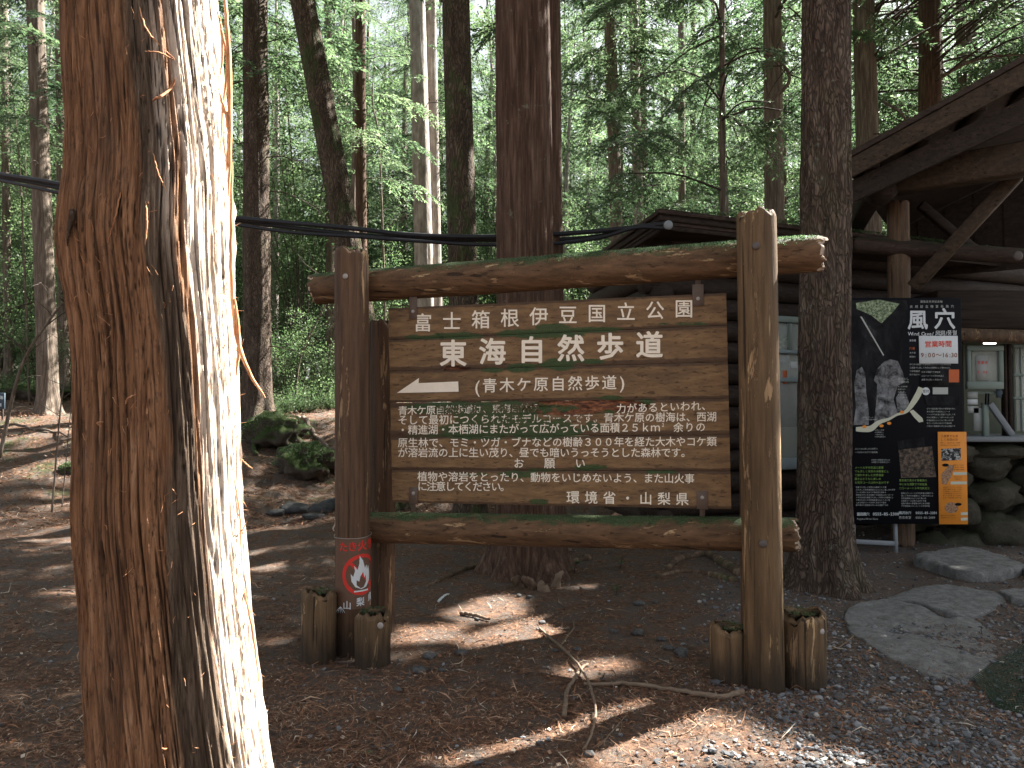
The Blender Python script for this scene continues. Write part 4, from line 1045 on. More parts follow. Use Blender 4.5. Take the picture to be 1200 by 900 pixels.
r2 = log('rail', rb0, rb1, .096, 'rail', sign, 'flat', n=48, m=140, seed=13, amp=.03); r2['label'] = 'bottom rail'
def moss_on_rail(a, b, r, n, seed, lo, hi):
    rg = np.random.default_rng(seed); t = lo + (hi - lo) * rg.random(n); ph = rg.normal(size=n) * .55 + .25
    m = pn(t * 9, seed * 3.1, ph * 1.5) > -.05; t = t[m]; ph = ph[m]; n = len(t)
    nn = N_[None] * np.sin(ph)[:, None] + np.array([[0, 0, 1.]]) * np.cos(ph)[:, None]
    C = a + (b - a) * t[:, None] + nn * r * .985; D = nn + rg.normal(size=(n, 3)) * .8
    V, Fq = leaf_quads(C, D, rg.uniform(.006, .014, n), rg.uniform(.003, .006, n), rg, .8)
    tag(mk('moss', V, Fq, MT['leaf'], sign, {'tint': np.repeat(rg.uniform(0, .8, n), 4)}, smooth=False), kind='stuff')
moss_on_rail(rt0, rt1, .104, 5200, 3, .02, .97); moss_on_rail(rt0, rt1, .104, 5200, 7, .5, .86); moss_on_rail(rt0, rt1, .104, 1600, 8, .86, .99)
moss_on_rail(rb0, rb1, .096, 1500, 4, .02, .95)
# planks
LY = [361, 398, 435, 472, 512.5, 550.5, 589]; RY = [343, 381, 424, 467, 509.5, 552, 597]
def lx(y): return 455 + (y - 361) / 228 * 5
def rx(y): return 851 + (y - 343) / 254 * 6
OFFB = .035
for i in range(6):
    nu, nv = 240, 18
    g_ = .0018
    tl, tr, bl, br_ = pl(lx(LY[i]), LY[i] + .2, OFFB), pl(rx(RY[i]), RY[i] + .2, OFFB), pl(lx(LY[i + 1]), LY[i + 1] - .15, OFFB), pl(rx(RY[i + 1]), RY[i + 1] - .15, OFFB)
    u = np.linspace(0, 1, nu)[None]; v = np.linspace(0, 1, nv)[:, None]
    px = (lx(LY[i]) + (rx(RY[i]) - lx(LY[i])) * u + 0 * v); py = (LY[i] + (LY[i + 1] - LY[i]) * v) * (1 - u) + (RY[i] + (RY[i + 1] - RY[i]) * v) * u
    P = (tl[None, None] * (1 - u[..., None]) + tr[None, None] * u[..., None]) * (1 - v[..., None]) + (bl[None, None] * (1 - u[..., None]) + br_[None, None] * u[..., None]) * v[..., None]
    e = np.minimum(v, 1 - v) + 0 * u
    wear = .0012 * fbm(u * 14 + i * 9.1, v * .3 + i, 3., 4)
    P[..., 2] += np.where(v + 0 * u > .999, np.abs(wear) * 1.3, 0) - np.where(v + 0 * u < .001, np.abs(wear) * 1.1, 0)
    rot = np.zeros_like(px)
    if i == 3:
        rot = ss(1.35, .4, np.sqrt(((px - 700) / 74) ** 2 + ((py - 476) / 9.) ** 2)) * 1.1 + .5 * ss(1.3, .5, np.sqrt(((px - 655) / 50) ** 2 + ((py - 483) / 7.) ** 2))
    if i in (1, 2):
        rot = .55 * ss(1.4, .3, np.sqrt(((px - 540) / 35) ** 2 + ((py - 432) / 3.5) ** 2)) + .35 * ss(1.4, .3, np.sqrt(((px - 800) / 45) ** 2 + ((py - 424) / 3.) ** 2))
    moss = np.zeros_like(px)
    def blob(cx, cy, ax, ay, k=1.): 
        return k * ss(1.5, .3, np.sqrt(((px - cx) / ax) ** 2 + ((py - cy) / ay) ** 2))
    for b in [(495, 395, 30, 4, .8), (545, 393, 40, 5, .8), (640, 391, 60, 6, 1), (700, 386, 50, 4, .8), (660, 385, 25, 7, .9), (800, 379, 40, 3, .6), (620, 431, 22, 6, 1), (665, 427, 24, 8, 1), (700, 423, 20, 4, .8), (585, 433, 20, 4, .7),
              (530, 478, 60, 8, 1.05), (590, 487, 60, 17, 1.15), (640, 503, 60, 14, 1.), (570, 505, 60, 13, .9), (660, 478, 40, 6, .7), (600, 472, 60, 4, .7), (720, 466, 20, 3, .9), (765, 470, 12, 5, .8), (690, 500, 40, 9, .6), (510, 510, 40, 4, .6),
              (700, 548, 25, 4, .9), (650, 551, 30, 3, .7), (620, 556, 30, 6, .8), (560, 556, 30, 4, .6), (780, 553, 30, 3, .7), (640, 588, 14, 4, 1), (720, 483, 20, 5, .5)]:
        moss = np.maximum(moss, blob(*b))
    edge = ss(.2, .0, e) * .75 + (.35 if i in (1, 3) else 0) * ss(.35, 0, 1 - v + 0 * u) + .15
    if i == 3: edge = edge + .3 * ss(720, 560, px)
    depth = np.where(rot > .5, .012 * np.abs(fbm(u * 20, v * 6, i, 4)) + .006, 0)
    P = P - N_ * depth[..., None] - N_ * (.002 * ss(.06, 0., e))[..., None]
    Vf = P.reshape(-1, 3); nf = len(Vf); Vb = Vf - N_ * .04
    gf = grid_faces(nv, nu); Fs = [gf[:, ::-1], gf + nf]
    # rim
    bidx = np.concatenate([np.arange(nu), np.arange(1, nv) * nu + nu - 1, (nv - 1) * nu + np.arange(nu - 2, -1, -1), np.arange(nv - 2, 0, -1) * nu])
    nx = np.roll(bidx, -1); Fs.append(np.stack([bidx, nx, nx + nf, bidx + nf], 1))
    aa = lambda q: np.concatenate([q.ravel(), q.ravel()])
    mk('plank', np.vstack([Vf, Vb]), Fs, MT['plank'], sign, {'rot': aa(rot), 'moss': aa(moss * 1.0), 'edge': aa(edge)}, smooth=False)
# brackets with bolts
for (x, y, w, h) in [(484, 361, 10, 27), (818, 346, 12, 24), (484.5, 581, 11, 20), (823, 586, 12, 20)]:
    top = y < 400
    c = pl(x, y, OFFB + .006); sc = 4.55 / F
    V, Fs = box(c, (w * sc, .006, h * sc), YAW, bev=.001); b_ = mk('bracket', V, Fs, MT['metal'], sign)
    c2 = pl(x, y + (4 if top else -3), OFFB + .009); disc('bolt', c2, N_, .011, .006, 'bolt', b_)
    # strap behind, up to the rail
    p0 = pl(x, y, OFFB - .045); p1 = p0.copy(); p1[2] += .2 if top else -.14
    mk('strap', *beam(p0, p1, .03, .006, .001), MT['metal'], b_)
disc('bolt', pl(405, 324, .305), N_, .017, .012, 'bolt', sign); disc('bolt', pl(886, 288, .305), N_, .021, .012, 'boltdk', sign)
disc('bolt', pl(894, 637, .305), N_, .021, .012, 'boltdk', sign)
# stub posts bolted beside the feet
STUBS = [(374, 690, 783, 40, 21), (437, 713, 787, 42, 22), (856, 731, 807, 47, 23), (940, 714, 814, 53, 24)]
for (cx, yt, yb_, w, sd) in STUBS:
    b = gp(cx, yb_ - 4); r = w / F * b[1] / 2; b[1] += r * .6; D = b[1]
    t = at(cx, yt + 3, D); p0 = np.array([t[0], D, -.12]); 
    o = log('stub_post', p0, t, r, 'stub', sign, 'top', n=36, m=30, seed=sd, amp=.05)
    o.location = Vector(o.location)
    tuft('moss', t, r * .75, r * .75, .02, 260, sign, sd)
disc('bolt', at(446, 733, 3.98), N_, .017, .01, 'bolt', sign); disc('bolt', at(963, 740, 3.72), (.6, -.8, 0), .014, .01, 'bolt', sign)

# ------------------------------------------------------------------ lettering
_gc = {}
def glyph(ch, bold=.0):
    k = (ch, bold)
    if k in _gc: return _gc[k]
    cu = bpy.data.curves.new('g', 'FONT'); cu.body = ch; cu.size = 1; cu.offset = bold; cu.resolution_u = 2; cu.fill_mode = 'FRONT'
    o = bpy.data.objects.new('g', cu); COL.objects.link(o); bpy.context.view_layer.update()
    dg = bpy.context.evaluated_depsgraph_get(); me = bpy.data.meshes.new_from_object(o.evaluated_get(dg))
    V = np.empty(len(me.vertices) * 3); me.vertices.foreach_get('co', V); V = V.reshape(-1, 3)[:, :2]
    me.calc_loop_triangles(); T = np.array([t.vertices[:] for t in me.loop_triangles]).reshape(-1, 3)
    adv = float(V[:, 0].max()) if len(V) else .5
    bpy.data.objects.remove(o); bpy.data.curves.remove(cu); bpy.data.meshes.remove(me)
    _gc[k] = (V, T, adv); return _gc[k]
_ref = glyph('国')[0]; _c = (_ref.max(0) + _ref.min(0)) / 2; _s = float((_ref.max(0) - _ref.min(0)).max()) / .92
def put_text(name, chars, plane, mat, parent, bold=.0, fade=None, direct=False, latin=False):
    """chars: list of (ch, px, py, size_px[, xscale]) with centres in pixels"""
    mb = MB()
    for c in chars:
        ch, x, y, sz = c[:4]; xs = c[4] if len(c) > 4 else 1.
        if ch in ' 　': continue
        V, T, _ = glyph(ch, 0.)
        if not len(T): continue
        cc = _c.copy()
        if ord(ch) < 0x2000 or ch in '〜': cc = np.array([(V[:, 0].max() + V[:, 0].min()) / 2, _c[1]])
        nc = 0 if bold < .006 else (4 if sz < 13 else 8)
        tgt = MB() if sz >= 14 else mb
        for q in range(max(1, nc)):
            b_ = bold * .8 if nc else 0.; g = (V - cc) / _s * sz + sz * b_ * np.array([math.cos(q * 2 * math.pi / max(1, nc) + .78), math.sin(q * 2 * math.pi / max(1, nc) + .78)]); g[:, 0] *= xs
            if direct: P = np.array([plane(x + a, y - b) for a, b in g]); nn0 = np.array([0, -1., 0])
            else:
                o = plane(x, y); ex = plane(x + 1, y) - o; ey = plane(x, y - 1) - o; P = o + g[:, :1] * ex + g[:, 1:] * ey; nn0 = np.cross(ex, ey); nn0 /= np.linalg.norm(nn0)
            tgt.add(P + nn0 * .00013 * q, T, fade=(fade(x, y) if fade else 0.))
        if tgt is not mb: tgt.mk('letter', MT[mat], parent, smooth=False)
    if not mb.V: return None
    return tag(mb.mk(name, MT[mat], parent, smooth=False), kind='stuff')
def line(txt, p0, p1, size, xs=1.):
    """centres of first and last character"""
    n = len(txt); return [(c, p0[0] + (p1[0] - p0[0]) * i / max(1, n - 1), p0[1] + (p1[1] - p0[1]) * i / max(1, n - 1), size, xs) for i, c in enumerate(txt)]
bp = lambda x, y: pl(x, y, OFFB + .0025)
def fd(x, y):
    f = 0.
    if 510 < x < 800 and 473 < y < 507: f = .47 * float(ss(1.4, .5, math.hypot((x - 630) / 120, (y - 487) / 20)))
    if 515 < x < 600 and y < 490: f = max(f, .52)
    if 600 < x < 715 and y < 484: f = max(f, .62)
    return f
put_text('lettering', line('富士箱根伊豆国立公園', (495.5, 378.5), (801.5, 362), 21.5), bp, 'letter', sign, .013)
put_text('lettering', line('東海自然歩道', (531, 414.5), (761, 404.5), 31), bp, 'letter', sign, .032)
put_text('lettering', line('青木ケ原自然歩道', (574, 452), (714, 448.5), 17), bp, 'letter', sign, .0152)
put_text('lettering', [('(', 559.5, 453, 19), (')', 729, 448, 19)], bp, 'letter', sign, .012)
put_text('lettering', line('青木ケ原自然歩道は、東海自然歩', (472, 481.5), (626, 478), 11), bp, 'letter', sign, .015, fd)
put_text('lettering', line('力があるといわれ、', (728, 479), (828, 475.5), 11.5), bp, 'letter', sign, .015, fd)
put_text('lettering', line('そして最初につくられたモデルコースです。青木ケ原の樹海は、西湖', (472, 492.5), (834, 488.5), 11.5), bp, 'letter', sign, .015, fd)
put_text('lettering', line('・精進湖・本栖湖にまたがって広がっている面積２５ｋｍ', (472, 504), (768, 501), 11.5), bp, 'letter', sign, .015, fd)
put_text('lettering', [('2', 777, 498, 5.5)] + line('余りの', (795, 501), (821, 500.5), 11.5), bp, 'letter', sign, .015, fd)
put_text('lettering', line('原生林で、モミ・ツガ・ブナなどの樹齢３００年を経た大木やコケ類', (472, 519), (834, 517.5), 11.5), bp, 'letter', sign, .015, fd)
put_text('lettering', line('が溶岩流の上に生い茂り、昼でも暗いうっそうとした森林です。', (472, 530.5), (804, 530.5), 11.5), bp, 'letter', sign, .015, fd)
put_text('lettering', [('お', 608, 543, 12), ('願', 644, 543, 12.5), ('い', 680, 543, 12)], bp, 'letter', sign, .015)
put_text('lettering', line('植物や溶岩をとったり、動物をいじめないよう、また山火事', (495, 558.5), (808, 561), 11.5), bp, 'letter', sign, .015, fd)
put_text('lettering', line('に注意してください。', (495, 570), (592, 570.5), 11.5), bp, 'letter', sign, .015)
put_text('lettering', line('環境省・山梨県', (671.5, 583), (799.5, 585), 15), bp, 'letter', sign, .0152)
def flat_poly(name, pts, mat, parent, plane=None, thick=.0):
    P = np.array([plane(*p) if plane else p for p in pts], float)
    off = np.array(parent_world(parent)); me = bpy.data.meshes.new(name)
    me.from_pydata([tuple(q) for q in P - off], [], [list(range(len(P)))]); me.update(); me.materials.append(MT[mat])
    return link(name, me, parent)
a_ = flat_poly('arrow', [(465, 460.5), (491, 443), (490.5, 449), (537, 447), (537.5, 459)], 'letter', sign, bp)
a_.data.attributes.new('fade', 'FLOAT', 'POINT')

# warning label wrapped round the left post
LC = postL0 + (postL1 - postL0) * ((.55 + .12) / (postL1[2] + .12)); LR = .1095
def cyl_angle(px, py):
    r = ray(px, py); r2 = r[:2]; o = -LC[:2]; A = r2 @ r2; B = 2 * r2 @ o; C = o @ o - LR * LR; disc_ = B * B - 4 * A * C
    t = (-B - math.sqrt(max(0, disc_))) / (2 * A); p = np.array([0, 0, CAMZ]) + r * t; return math.atan2(p[1] - LC[1], p[0] - LC[0]), p[2]
def wrap(off=0.):
    def f(px, py):
        ph0, _ = cyl_angle(417, 670); s = 4.42 / F   # unrolled: px measured along the bark from x = 417
        z = cyl_angle(417, py)[1]; ph = ph0 + (px - 417) * s / LR; rr = LR + off
        return np.array([LC[0] + rr * math.cos(ph), LC[1] + rr * math.sin(ph), z])
    return f
def wrap_mask(name, x0, x1, y0, y1, nx_, ny_, fn, mat, parent, off):
    w = wrap(off); xs_ = np.linspace(x0, x1, nx_ + 1); ys_ = np.linspace(y0, y1, ny_ + 1)
    V = np.array([w(x, y) for y in ys_ for x in xs_]); gf = grid_faces(ny_ + 1, nx_ + 1)
    cx_ = (xs_[:-1] + xs_[1:]) / 2; cy_ = (ys_[:-1] + ys_[1:]) / 2; X_, Y_ = np.meshgrid(cx_, cy_); m = fn(X_, Y_).ravel(); gf = gf[m]
    used = np.unique(gf); re = -np.ones(len(V), int); re[used] = np.arange(len(used))
    return mk(name, V[used], re[gf], MT[mat], parent)
wl = wrap_mask('warning_label', 388, 470, 631, 714, 40, 4, lambda x, y: x > -1, 'label', pL, 0.)
RC = (425, 674); 
wrap_mask('red_ring', 395, 455, 648, 700, 130, 120, lambda x, y: (np.abs(np.hypot(x - RC[0], y - RC[1]) - 22) < 2.1) | ((np.abs((x - RC[0]) * .7 - (y - RC[1]) * .714) < 1.9) & (np.hypot(x - RC[0], y - RC[1]) < 21)), 'signred', wl, .0012)
FL = [(424, 691), (416.5, 688), (412, 681), (411, 672), (414, 676), (416, 669), (415, 663), (419, 668), (421, 661), (421.5, 652), (426, 658), (428.5, 667), (431, 663), (432, 669), (434, 664), (436.5, 673), (436, 682), (431, 689)]
FD = [(423, 690), (418, 686), (418, 680), (421, 682), (422.5, 676), (426, 671), (428, 678), (430, 675), (430.5, 683), (427, 689)]
wrap_mask('flame', 408, 440, 650, 694, 110, 130, lambda x, y: (in_poly(x, y, FL) & ~in_poly(x, y, FD)) | ((np.abs(y - 693.2 + .0 * x) < .8) & (x > 415) & (x < 434)), 'white', wl, .0018)
put_text('lettering', [('た', 402, 641, 11), ('き', 413, 640.5, 11), ('火', 425, 640, 12), ('禁', 439, 639.5, 12), ('止', 452, 639, 12)], wrap(.002), 'signred', wl, .04, direct=True)
put_text('lettering', [('山', 407, 709, 10), ('梨', 423, 706, 10), ('県', 439, 703, 10)], wrap(.002), 'white', wl, .03, direct=True)
th = np.linspace(0, 6.283, 60); ring = np.stack([LC[0] + (LR + .002) * np.cos(th), LC[1] + (LR + .002) * np.sin(th), cyl_angle(417, 631)[1] + .006 * np.sin(th * 2) + .01 * np.cos(th)], 1)
mk('string', *tube(ring, .0018, 5, False), MT['bolt'], pL)
kn = wrap(.004)(399, 711)
for i in range(5): mk('string_end', *tube([kn, kn + np.array([(i - 2) * .008, -.006, -.015]), kn + np.array([(i - 2) * .014, -.008, -.035])], .0015, 4), MT['white'], pL)

# ------------------------------------------------------------------ ground litter
def scatter(n, seed, lo=2.3, hi=13.5):
    """screen-even scatter on the ground in view"""
    rg = np.random.default_rng(seed); u = rg.random(n); D = 1 / (1 / lo + (1 / hi - 1 / lo) * u); x = (rg.random(n) * 1.56 - .78) * D
    return rg, x, D
def litter():
    rg, x, y = scatter(210000, 1); gm = gravel_mask(x, y); keep = rg.random(len(x)) > gm * .72; x, y = x[keep], y[keep]; n = len(x); z = H(x, y)
    dens = pn(x * 1.7, y * 1.7, 8.) + .5 * pn(x * 6, y * 6, 2.)
    k = rg.random(n) < ss(-.7, .4, dens) * .9 + .15; x, y, z = x[k], y[k], z[k]; n = len(x)
    L = rg.uniform(.015, .05, n); w = rg.uniform(.0018, .0038, n); big = rg.random(n) < .05; L[big] *= 3.; w[big] *= 1.7
    az = rg.uniform(0, 6.283, n); dz = rg.normal(size=n) * .22
    d = np.stack([np.cos(az), np.sin(az), dz], 1); s = np.stack([-np.sin(az), np.cos(az), rg.normal(size=n) * .5], 1) * w[:, None]
    c = np.stack([x, y, z + .004 + np.abs(dz) * L * .5 + rg.uniform(0, .008, n)], 1); bend = rg.normal(size=(n, 1)) * .18 * L[:, None] * s / w[:, None]
    a = c - d * L[:, None] / 2; b = c + d * L[:, None] / 2
    V = np.stack([a - s * .5, c + bend - s * .5, b, c + bend + s * .5, a + s * .5], 1)[:, [0, 1, 2, 3]].reshape(-1, 3)
    t = np.clip(.45 + rg.normal(size=n) * .2 + .15 * pn(x * 2, y * 2, 5.), 0, .8); pale = rg.random(n) < .035; t[pale] = rg.uniform(.85, 1, pale.sum())
    o = mk('needle_litter', V, np.arange(4 * n).reshape(-1, 4), MT['litter'], None, {'tint': np.repeat(t, 4)}, smooth=False, origin=(0, 0, 0))
    tag(o, 'carpet of rusty fallen needles and fine twigs over the clearing', None, None, 'stuff')
    rg = np.random.default_rng(14); n = 60000; y = rg.uniform(9, 24, n); x = rg.uniform(-.75, .05, n) * y; z = H(x, y); az = rg.uniform(0, 6.283, n); L = rg.uniform(.03, .12, n); w = rg.uniform(.005, .014, n)
    C = np.stack([x, y, z + rg.uniform(.003, .03, n)], 1); D = np.stack([np.cos(az), np.sin(az), rg.normal(size=n) * .35], 1); V, Fq = leaf_quads(C, D, L, w, rg, .8); t = np.clip(.4 + rg.normal(size=n) * .22, 0, .8); pl2 = rg.random(n) < .04; t[pl2] = .92
    tag(mk('leaf_litter', V, Fq, MT['litter'], None, {'tint': np.repeat(t, 4)}, smooth=False, origin=(0, 0, 0)), 'coarse brown leaf and twig litter covering the bank at left', None, None, 'stuff')
    # bark flakes and chips
    rg, x, y = scatter(9000, 2, 2.3, 15); n = len(x); z = H(x, y); az = rg.uniform(0, 6.28, n); L = rg.uniform(.008, .03, n); 
    C = np.stack([x, y, z + .006], 1); D = np.stack([np.cos(az), np.sin(az), rg.normal(size=n) * .3], 1); V, Fq = leaf_quads(C, D, L, L * rg.uniform(.3, .8, n), rg, .5)
    t = rg.uniform(.1, .75, n); pl_ = rg.random(n) < .08; t[pl_] = .95
    tag(mk('bark_flakes', V, Fq, MT['litter'], None, {'tint': np.repeat(t, 4)}, smooth=False, origin=(0, 0, 0)), 'small brown and pale bark chips scattered over the soil', None, None, 'stuff')
litter()
def stones(name, x, y, sz, seed, mat, tint, label, sink=.3, base=ICO1, smooth=True):
    rg = np.random.default_rng(seed); n = len(x); z = H(x, y); Vb, Fb = base; k = len(Vb)
    sc = np.stack([rg.uniform(.7, 1.3, n), rg.uniform(.6, 1, n), rg.uniform(.35, .7, n)], 1) * sz[:, None]
    V = Vb[None] * (1 + rg.normal(size=(n, k, 1)) * .16) * sc[:, None]
    az = rg.uniform(0, 6.28, n); tl = rg.normal(size=n) * .35; ca, sa = np.cos(az)[:, None], np.sin(az)[:, None]; ct, st = np.cos(tl)[:, None], np.sin(tl)[:, None]
    X_, Y_, Z_ = V[..., 0], V[..., 1], V[..., 2]; Y2, Z2 = Y_ * ct - Z_ * st, Y_ * st + Z_ * ct
    V = np.stack([X_ * ca - Y2 * sa + x[:, None], X_ * sa + Y2 * ca + y[:, None], Z2 + z[:, None] + (sc[:, 2] * (1 - sink))[:, None]], -1).reshape(-1, 3)
    Fq = (Fb[None] + (np.arange(n) * k)[:, None, None]).reshape(-1, 3)
    o = mk(name, V, Fq, MT[mat], None, {'tint': np.repeat(tint, k)}, smooth=False, origin=(0, 0, 0)); tag(o, label, None, None, 'stuff')
rg, x, y = scatter(88000, 5, 2.3, 10); gm = gravel_mask(x, y); k = rg.random(len(x)) < gm * .85 * (1 - .55 * ss(5.2, 6.5, y)); x, y = x[k], y[k]
sz = rg.lognormal(math.log(.0088), .4, len(x)).clip(.0045, .024); tn = np.clip(rg.beta(2, 2.2, len(x)) * .95, 0, .9); w_ = rg.random(len(x)) < .04; tn[w_] = 1
stones('gravel', x, y, sz, 6, 'gravelm', tn, 'blue-grey crushed gravel spread at the right beside the posts')
rg, x, y = scatter(2400, 7, 2.4, 12); k = (gravel_mask(x, y) < .3) & (rg.random(len(x)) < .5); x, y = x[k], y[k]; sz = rg.lognormal(math.log(.008), .5, len(x)).clip(.004, .022)
stones('loose_pebbles', x, y, sz, 8, 'gravelm', rg.uniform(.1, .75, len(x)), 'loose grey pebbles dotted over the needle carpet')

# single rocks
def rock(px, py, w, h, mat, label, group=None, seed=0, base=ICO2, sink=.35, name='rock', cat='rock', dep=.8):
    b = gp(px, py); D = b[1]; r = w / F * D / 2; hh = h / F * D / 2
    if cat == 'rock' and base is ICO2: r *= .78; hh *= .7
    Vb, Fb = base; rg = np.random.default_rng(seed + 300)
    s = rg.uniform(0, 50); k_ = 1.9 if mat == 'mossrock' else 1.3; n1 = fbm(Vb[:, 0] * k_ + s, Vb[:, 1] * k_, Vb[:, 2] * k_, 6) * (1.5 if mat == 'mossrock' else 1); V = Vb * (1 + .3 * n1)[:, None]
    if base is ICO2: V = V * (1 + .12 * rg.normal(size=(len(V), 1)))
    V = V * np.array([r, r * dep, hh]); a = rg.normal() * .25; V = np.stack([V[:, 0] * math.cos(a) - V[:, 1] * math.sin(a), V[:, 0] * math.sin(a) + V[:, 1] * math.cos(a), V[:, 2]], 1)
    o = mk(name, V + b + np.array([0, r * dep * .5, hh * (1 - sink)]), Fb, MT[mat]); return tag(o, label, cat, group)
LAV = ['broad lava rock left in the row behind the left post', 'lava rock touching the left post, front right', 'pointed dark lava rock at the right end of the row', 'flat lava rock at the left end of the row', 'low lava rock in the middle front of the row', 'small lava rock at the back of the row']
G1 = 'small grey stones on the needle carpet'
STL = ['grey stone right of the inner left stub post', 'flat grey stone just below the stone nearest the inner left stub', 'little stone between flat grey stone and the forked stick', 'tiny stone in the lower middle of the needle carpet', 'grey stone above the short forked stick', 'small stone at the top end of the long curved stick', 'grey stone near the right rear roots, under the rail', 'tiny stone touching the grey stone under the rail', 'pale stone on the needles midway to the right post', 'grey lump of stone left of the inner right stub', 'stone just right of the grey lump, by the inner right stub', 'larger stone hidden close left of the inner right stub', 'pale stone above the sunlit streak', 'little stone inside the sunlit streak', 'grey stone at the bottom edge beside the long stick end', 'tiny stone right of the long curved stick end', 'tiny stone left of the top of the short grey stick', 'small grey stone above the pale thick stick', 'tiny stone between long stick and inner right stub', 'small stone below the outer left stub post', 'tiny stone at the foot of the left signpost', 'small stone at the broken stump, left', 'small stone at the broken stump, right', 'stone beside the left face of the right stubs']
for i, (px, py, w, h) in enumerate([(503, 775, 22, 12), (490, 790, 22, 12), (518, 790, 10, 7), (578, 818, 8, 8), (540, 768, 22, 9), (635, 733, 12, 8), (750, 711, 18, 9), (768, 709, 8, 6), (720, 742, 14, 7), (748, 745, 18, 12), (776, 752, 14, 8),
                                    (785, 762, 16, 8), (638, 850, 10, 6), (633, 875, 12, 7), (691, 890, 18, 9), (726, 832, 9, 6), (650, 765, 9, 7), (677, 763, 14, 7), (706, 800, 8, 6), (465, 812, 14, 8), (422, 812, 10, 6), (608, 700, 9, 6), (620, 703, 10, 7), (800, 771, 12, 9)]):
    rock(px, py, w, h, 'rock', STL[i], G1, i)
for i, (px, py, w, h, lab) in enumerate([(985, 822, 20, 13, 'rounded tan stone just right of the rightmost stub post'), (800, 770, 22, 13, 'grey stone between the left stub of the right post and the needles'), (1002, 838, 13, 12, 'squarish brownish stone below the rounded tan stone'),
                                       (1070, 850, 22, 12, 'flat blue-grey stone amid the gravel at bottom right'), (981, 862, 12, 8, 'small tan pebble amid the gravel near the sunlit edge'), (1052, 812, 12, 8, 'tan stone in gravel below the broad pale slab'), (950, 842, 13, 8, 'little grey stone in the gravel under the right stub')]):
    rock(px, py, w, h, 'rock', lab, None, 40 + i)
for i, (px, py, w, h) in enumerate([(345, 604, 36, 13), (375, 602, 30, 13), (388, 597, 24, 14), (322, 606, 22, 8), (366, 610, 26, 9), (340, 596, 16, 8)]):
    rock(px, py, w, h, 'lava', LAV[i], 'lava rocks behind the left post', 60 + i, ICO3)
def moss_fuzz(c, rx_, ry_, rz_, n, parent, seed):
    rg = np.random.default_rng(seed); d = rg.normal(size=(n, 3)); d[:, 2] = np.abs(d[:, 2]); d /= np.linalg.norm(d, axis=1)[:, None]
    k = pn(d[:, 0] * 3, d[:, 1] * 3, d[:, 2] * 3 + seed) > -.25; d = d[k]; n = len(d)
    V, Fq = leaf_quads(np.array(c) + d * np.array([rx_, ry_, rz_]), d + rg.normal(size=(n, 3)) * .7, rg.uniform(.015, .04, n), rg.uniform(.006, .012, n), rg, .8)
    tag(mk('moss', V, Fq, MT['leaf2'], parent, {'tint': np.repeat(rg.uniform(0, .7, n), 4)}, smooth=False), kind='stuff')
for i, (px, py, w, h, lab) in enumerate([(355, 562, 66, 48, 'round moss-covered rock on the bank left of the signpost'), (318, 525, 66, 44, 'dark mossy root mound below the mossy-footed tree'), (388, 556, 22, 20, 'little mossy rock beside the round moss-covered rock'), (80, 556, 24, 14, 'small mossy stone left of the shaggy tree'),
                                       (30, 470, 90, 22, 'low mossy mound at the far left in front of the wood')]):
    o = rock(px, py, w, h, 'mossrock', lab, None, 80 + i, ICO4, .3, 'mossy_rock')
    bb = np.array([list(v.co) for v in o.data.vertices]); c = bb.mean(0) + np.array(o.location); ext = (bb.max(0) - bb.min(0)) / 2
    moss_fuzz(c, *(ext * .93), 3000 if w > 40 else 500, o, i)
# fallen sticks
def stick(pts, r, label, mat='dead', group=None, cat='stick', name='fallen_stick', forks=(), lift=0., seed=0):
    rg = np.random.default_rng(seed + 900); P = smoothpath([gp(x, y) for x, y in pts], 26)
    P[:, 2] = H(P[:, 0], P[:, 1]) + r * 1.1 + lift * np.sin(np.linspace(0, math.pi, 26)); P += rg.normal(size=P.shape) * r * .18
    rr = r * np.linspace(1, .6, 26) * (1 + .14 * pn(np.linspace(0, 9, 26) + seed, 1., 2.)); V, Fq = tube(P, rr, 9)
    if not forks:
        return tag(mk(name, V, Fq, MT[mat]), label, cat, group)
    root = empty(name, tuple(P[0]), label, cat, group); mk('limb', V, Fq, MT[mat], root)
    for (t, dx, dy, L) in forks:
        k = int(t * 25); d = np.array([dx, dy, .1]); mk('side_twig', *tube(smoothpath([P[k], P[k] + d * L * .5, P[k] + d * L + np.array([0, 0, -.02])], 8), np.linspace(r * .5, r * .25, 8), 6), MT[mat], root)
    return root
stick([(632, 738), (660, 765), (686, 800), (698, 840), (692, 868), (684, 886)], .0085, 'long curved dark stick arching through the needles below the sign', 'dead', seed=1, forks=[(.35, .6, .5, .12)], lift=.02)
stick([(870, 814), (845, 824), (800, 814), (740, 808), (684, 809)], .0155, 'thick pale brown stick lying crosswise left of the right stubs', 'dead', seed=2)
stick([(661, 843), (665, 815), (676, 795), (688, 782)], .0125, 'short grey stick leaning across the long curved one', 'dead', seed=3)
stick([(535, 757), (542, 770), (541, 784)], .007, 'short pale forked stick in the middle of the needles', 'dead', seed=4)
stick([(430, 847), (445, 856), (458, 870)], .005, 'thin pale stick at the bottom left of the needle carpet', 'dead', seed=5)
stick([(416, 885), (424, 878), (446, 870)], .004, 'hooked twig at the bottom, left of the sunlit streak', 'dead', seed=6)
stick([(655, 762), (664, 750), (672, 738), (672, 730)], .006, 'small curved twig right of the sunlit patch under the sign', 'dead', seed=7)
stick([(998, 728), (1001, 745), (985, 760), (968, 765)], .006, 'curved brown twig on the gravel beside the right stub', 'dead', seed=8)
stick([(540, 722), (555, 725), (574, 730)], .016, 'short thick piece of branch between the two sunlit patches', 'dead', seed=9)
stick([(514, 707), (519, 702), (526, 699)], .010, 'bleached white wood splinter under the sign left', 'white', seed=10)
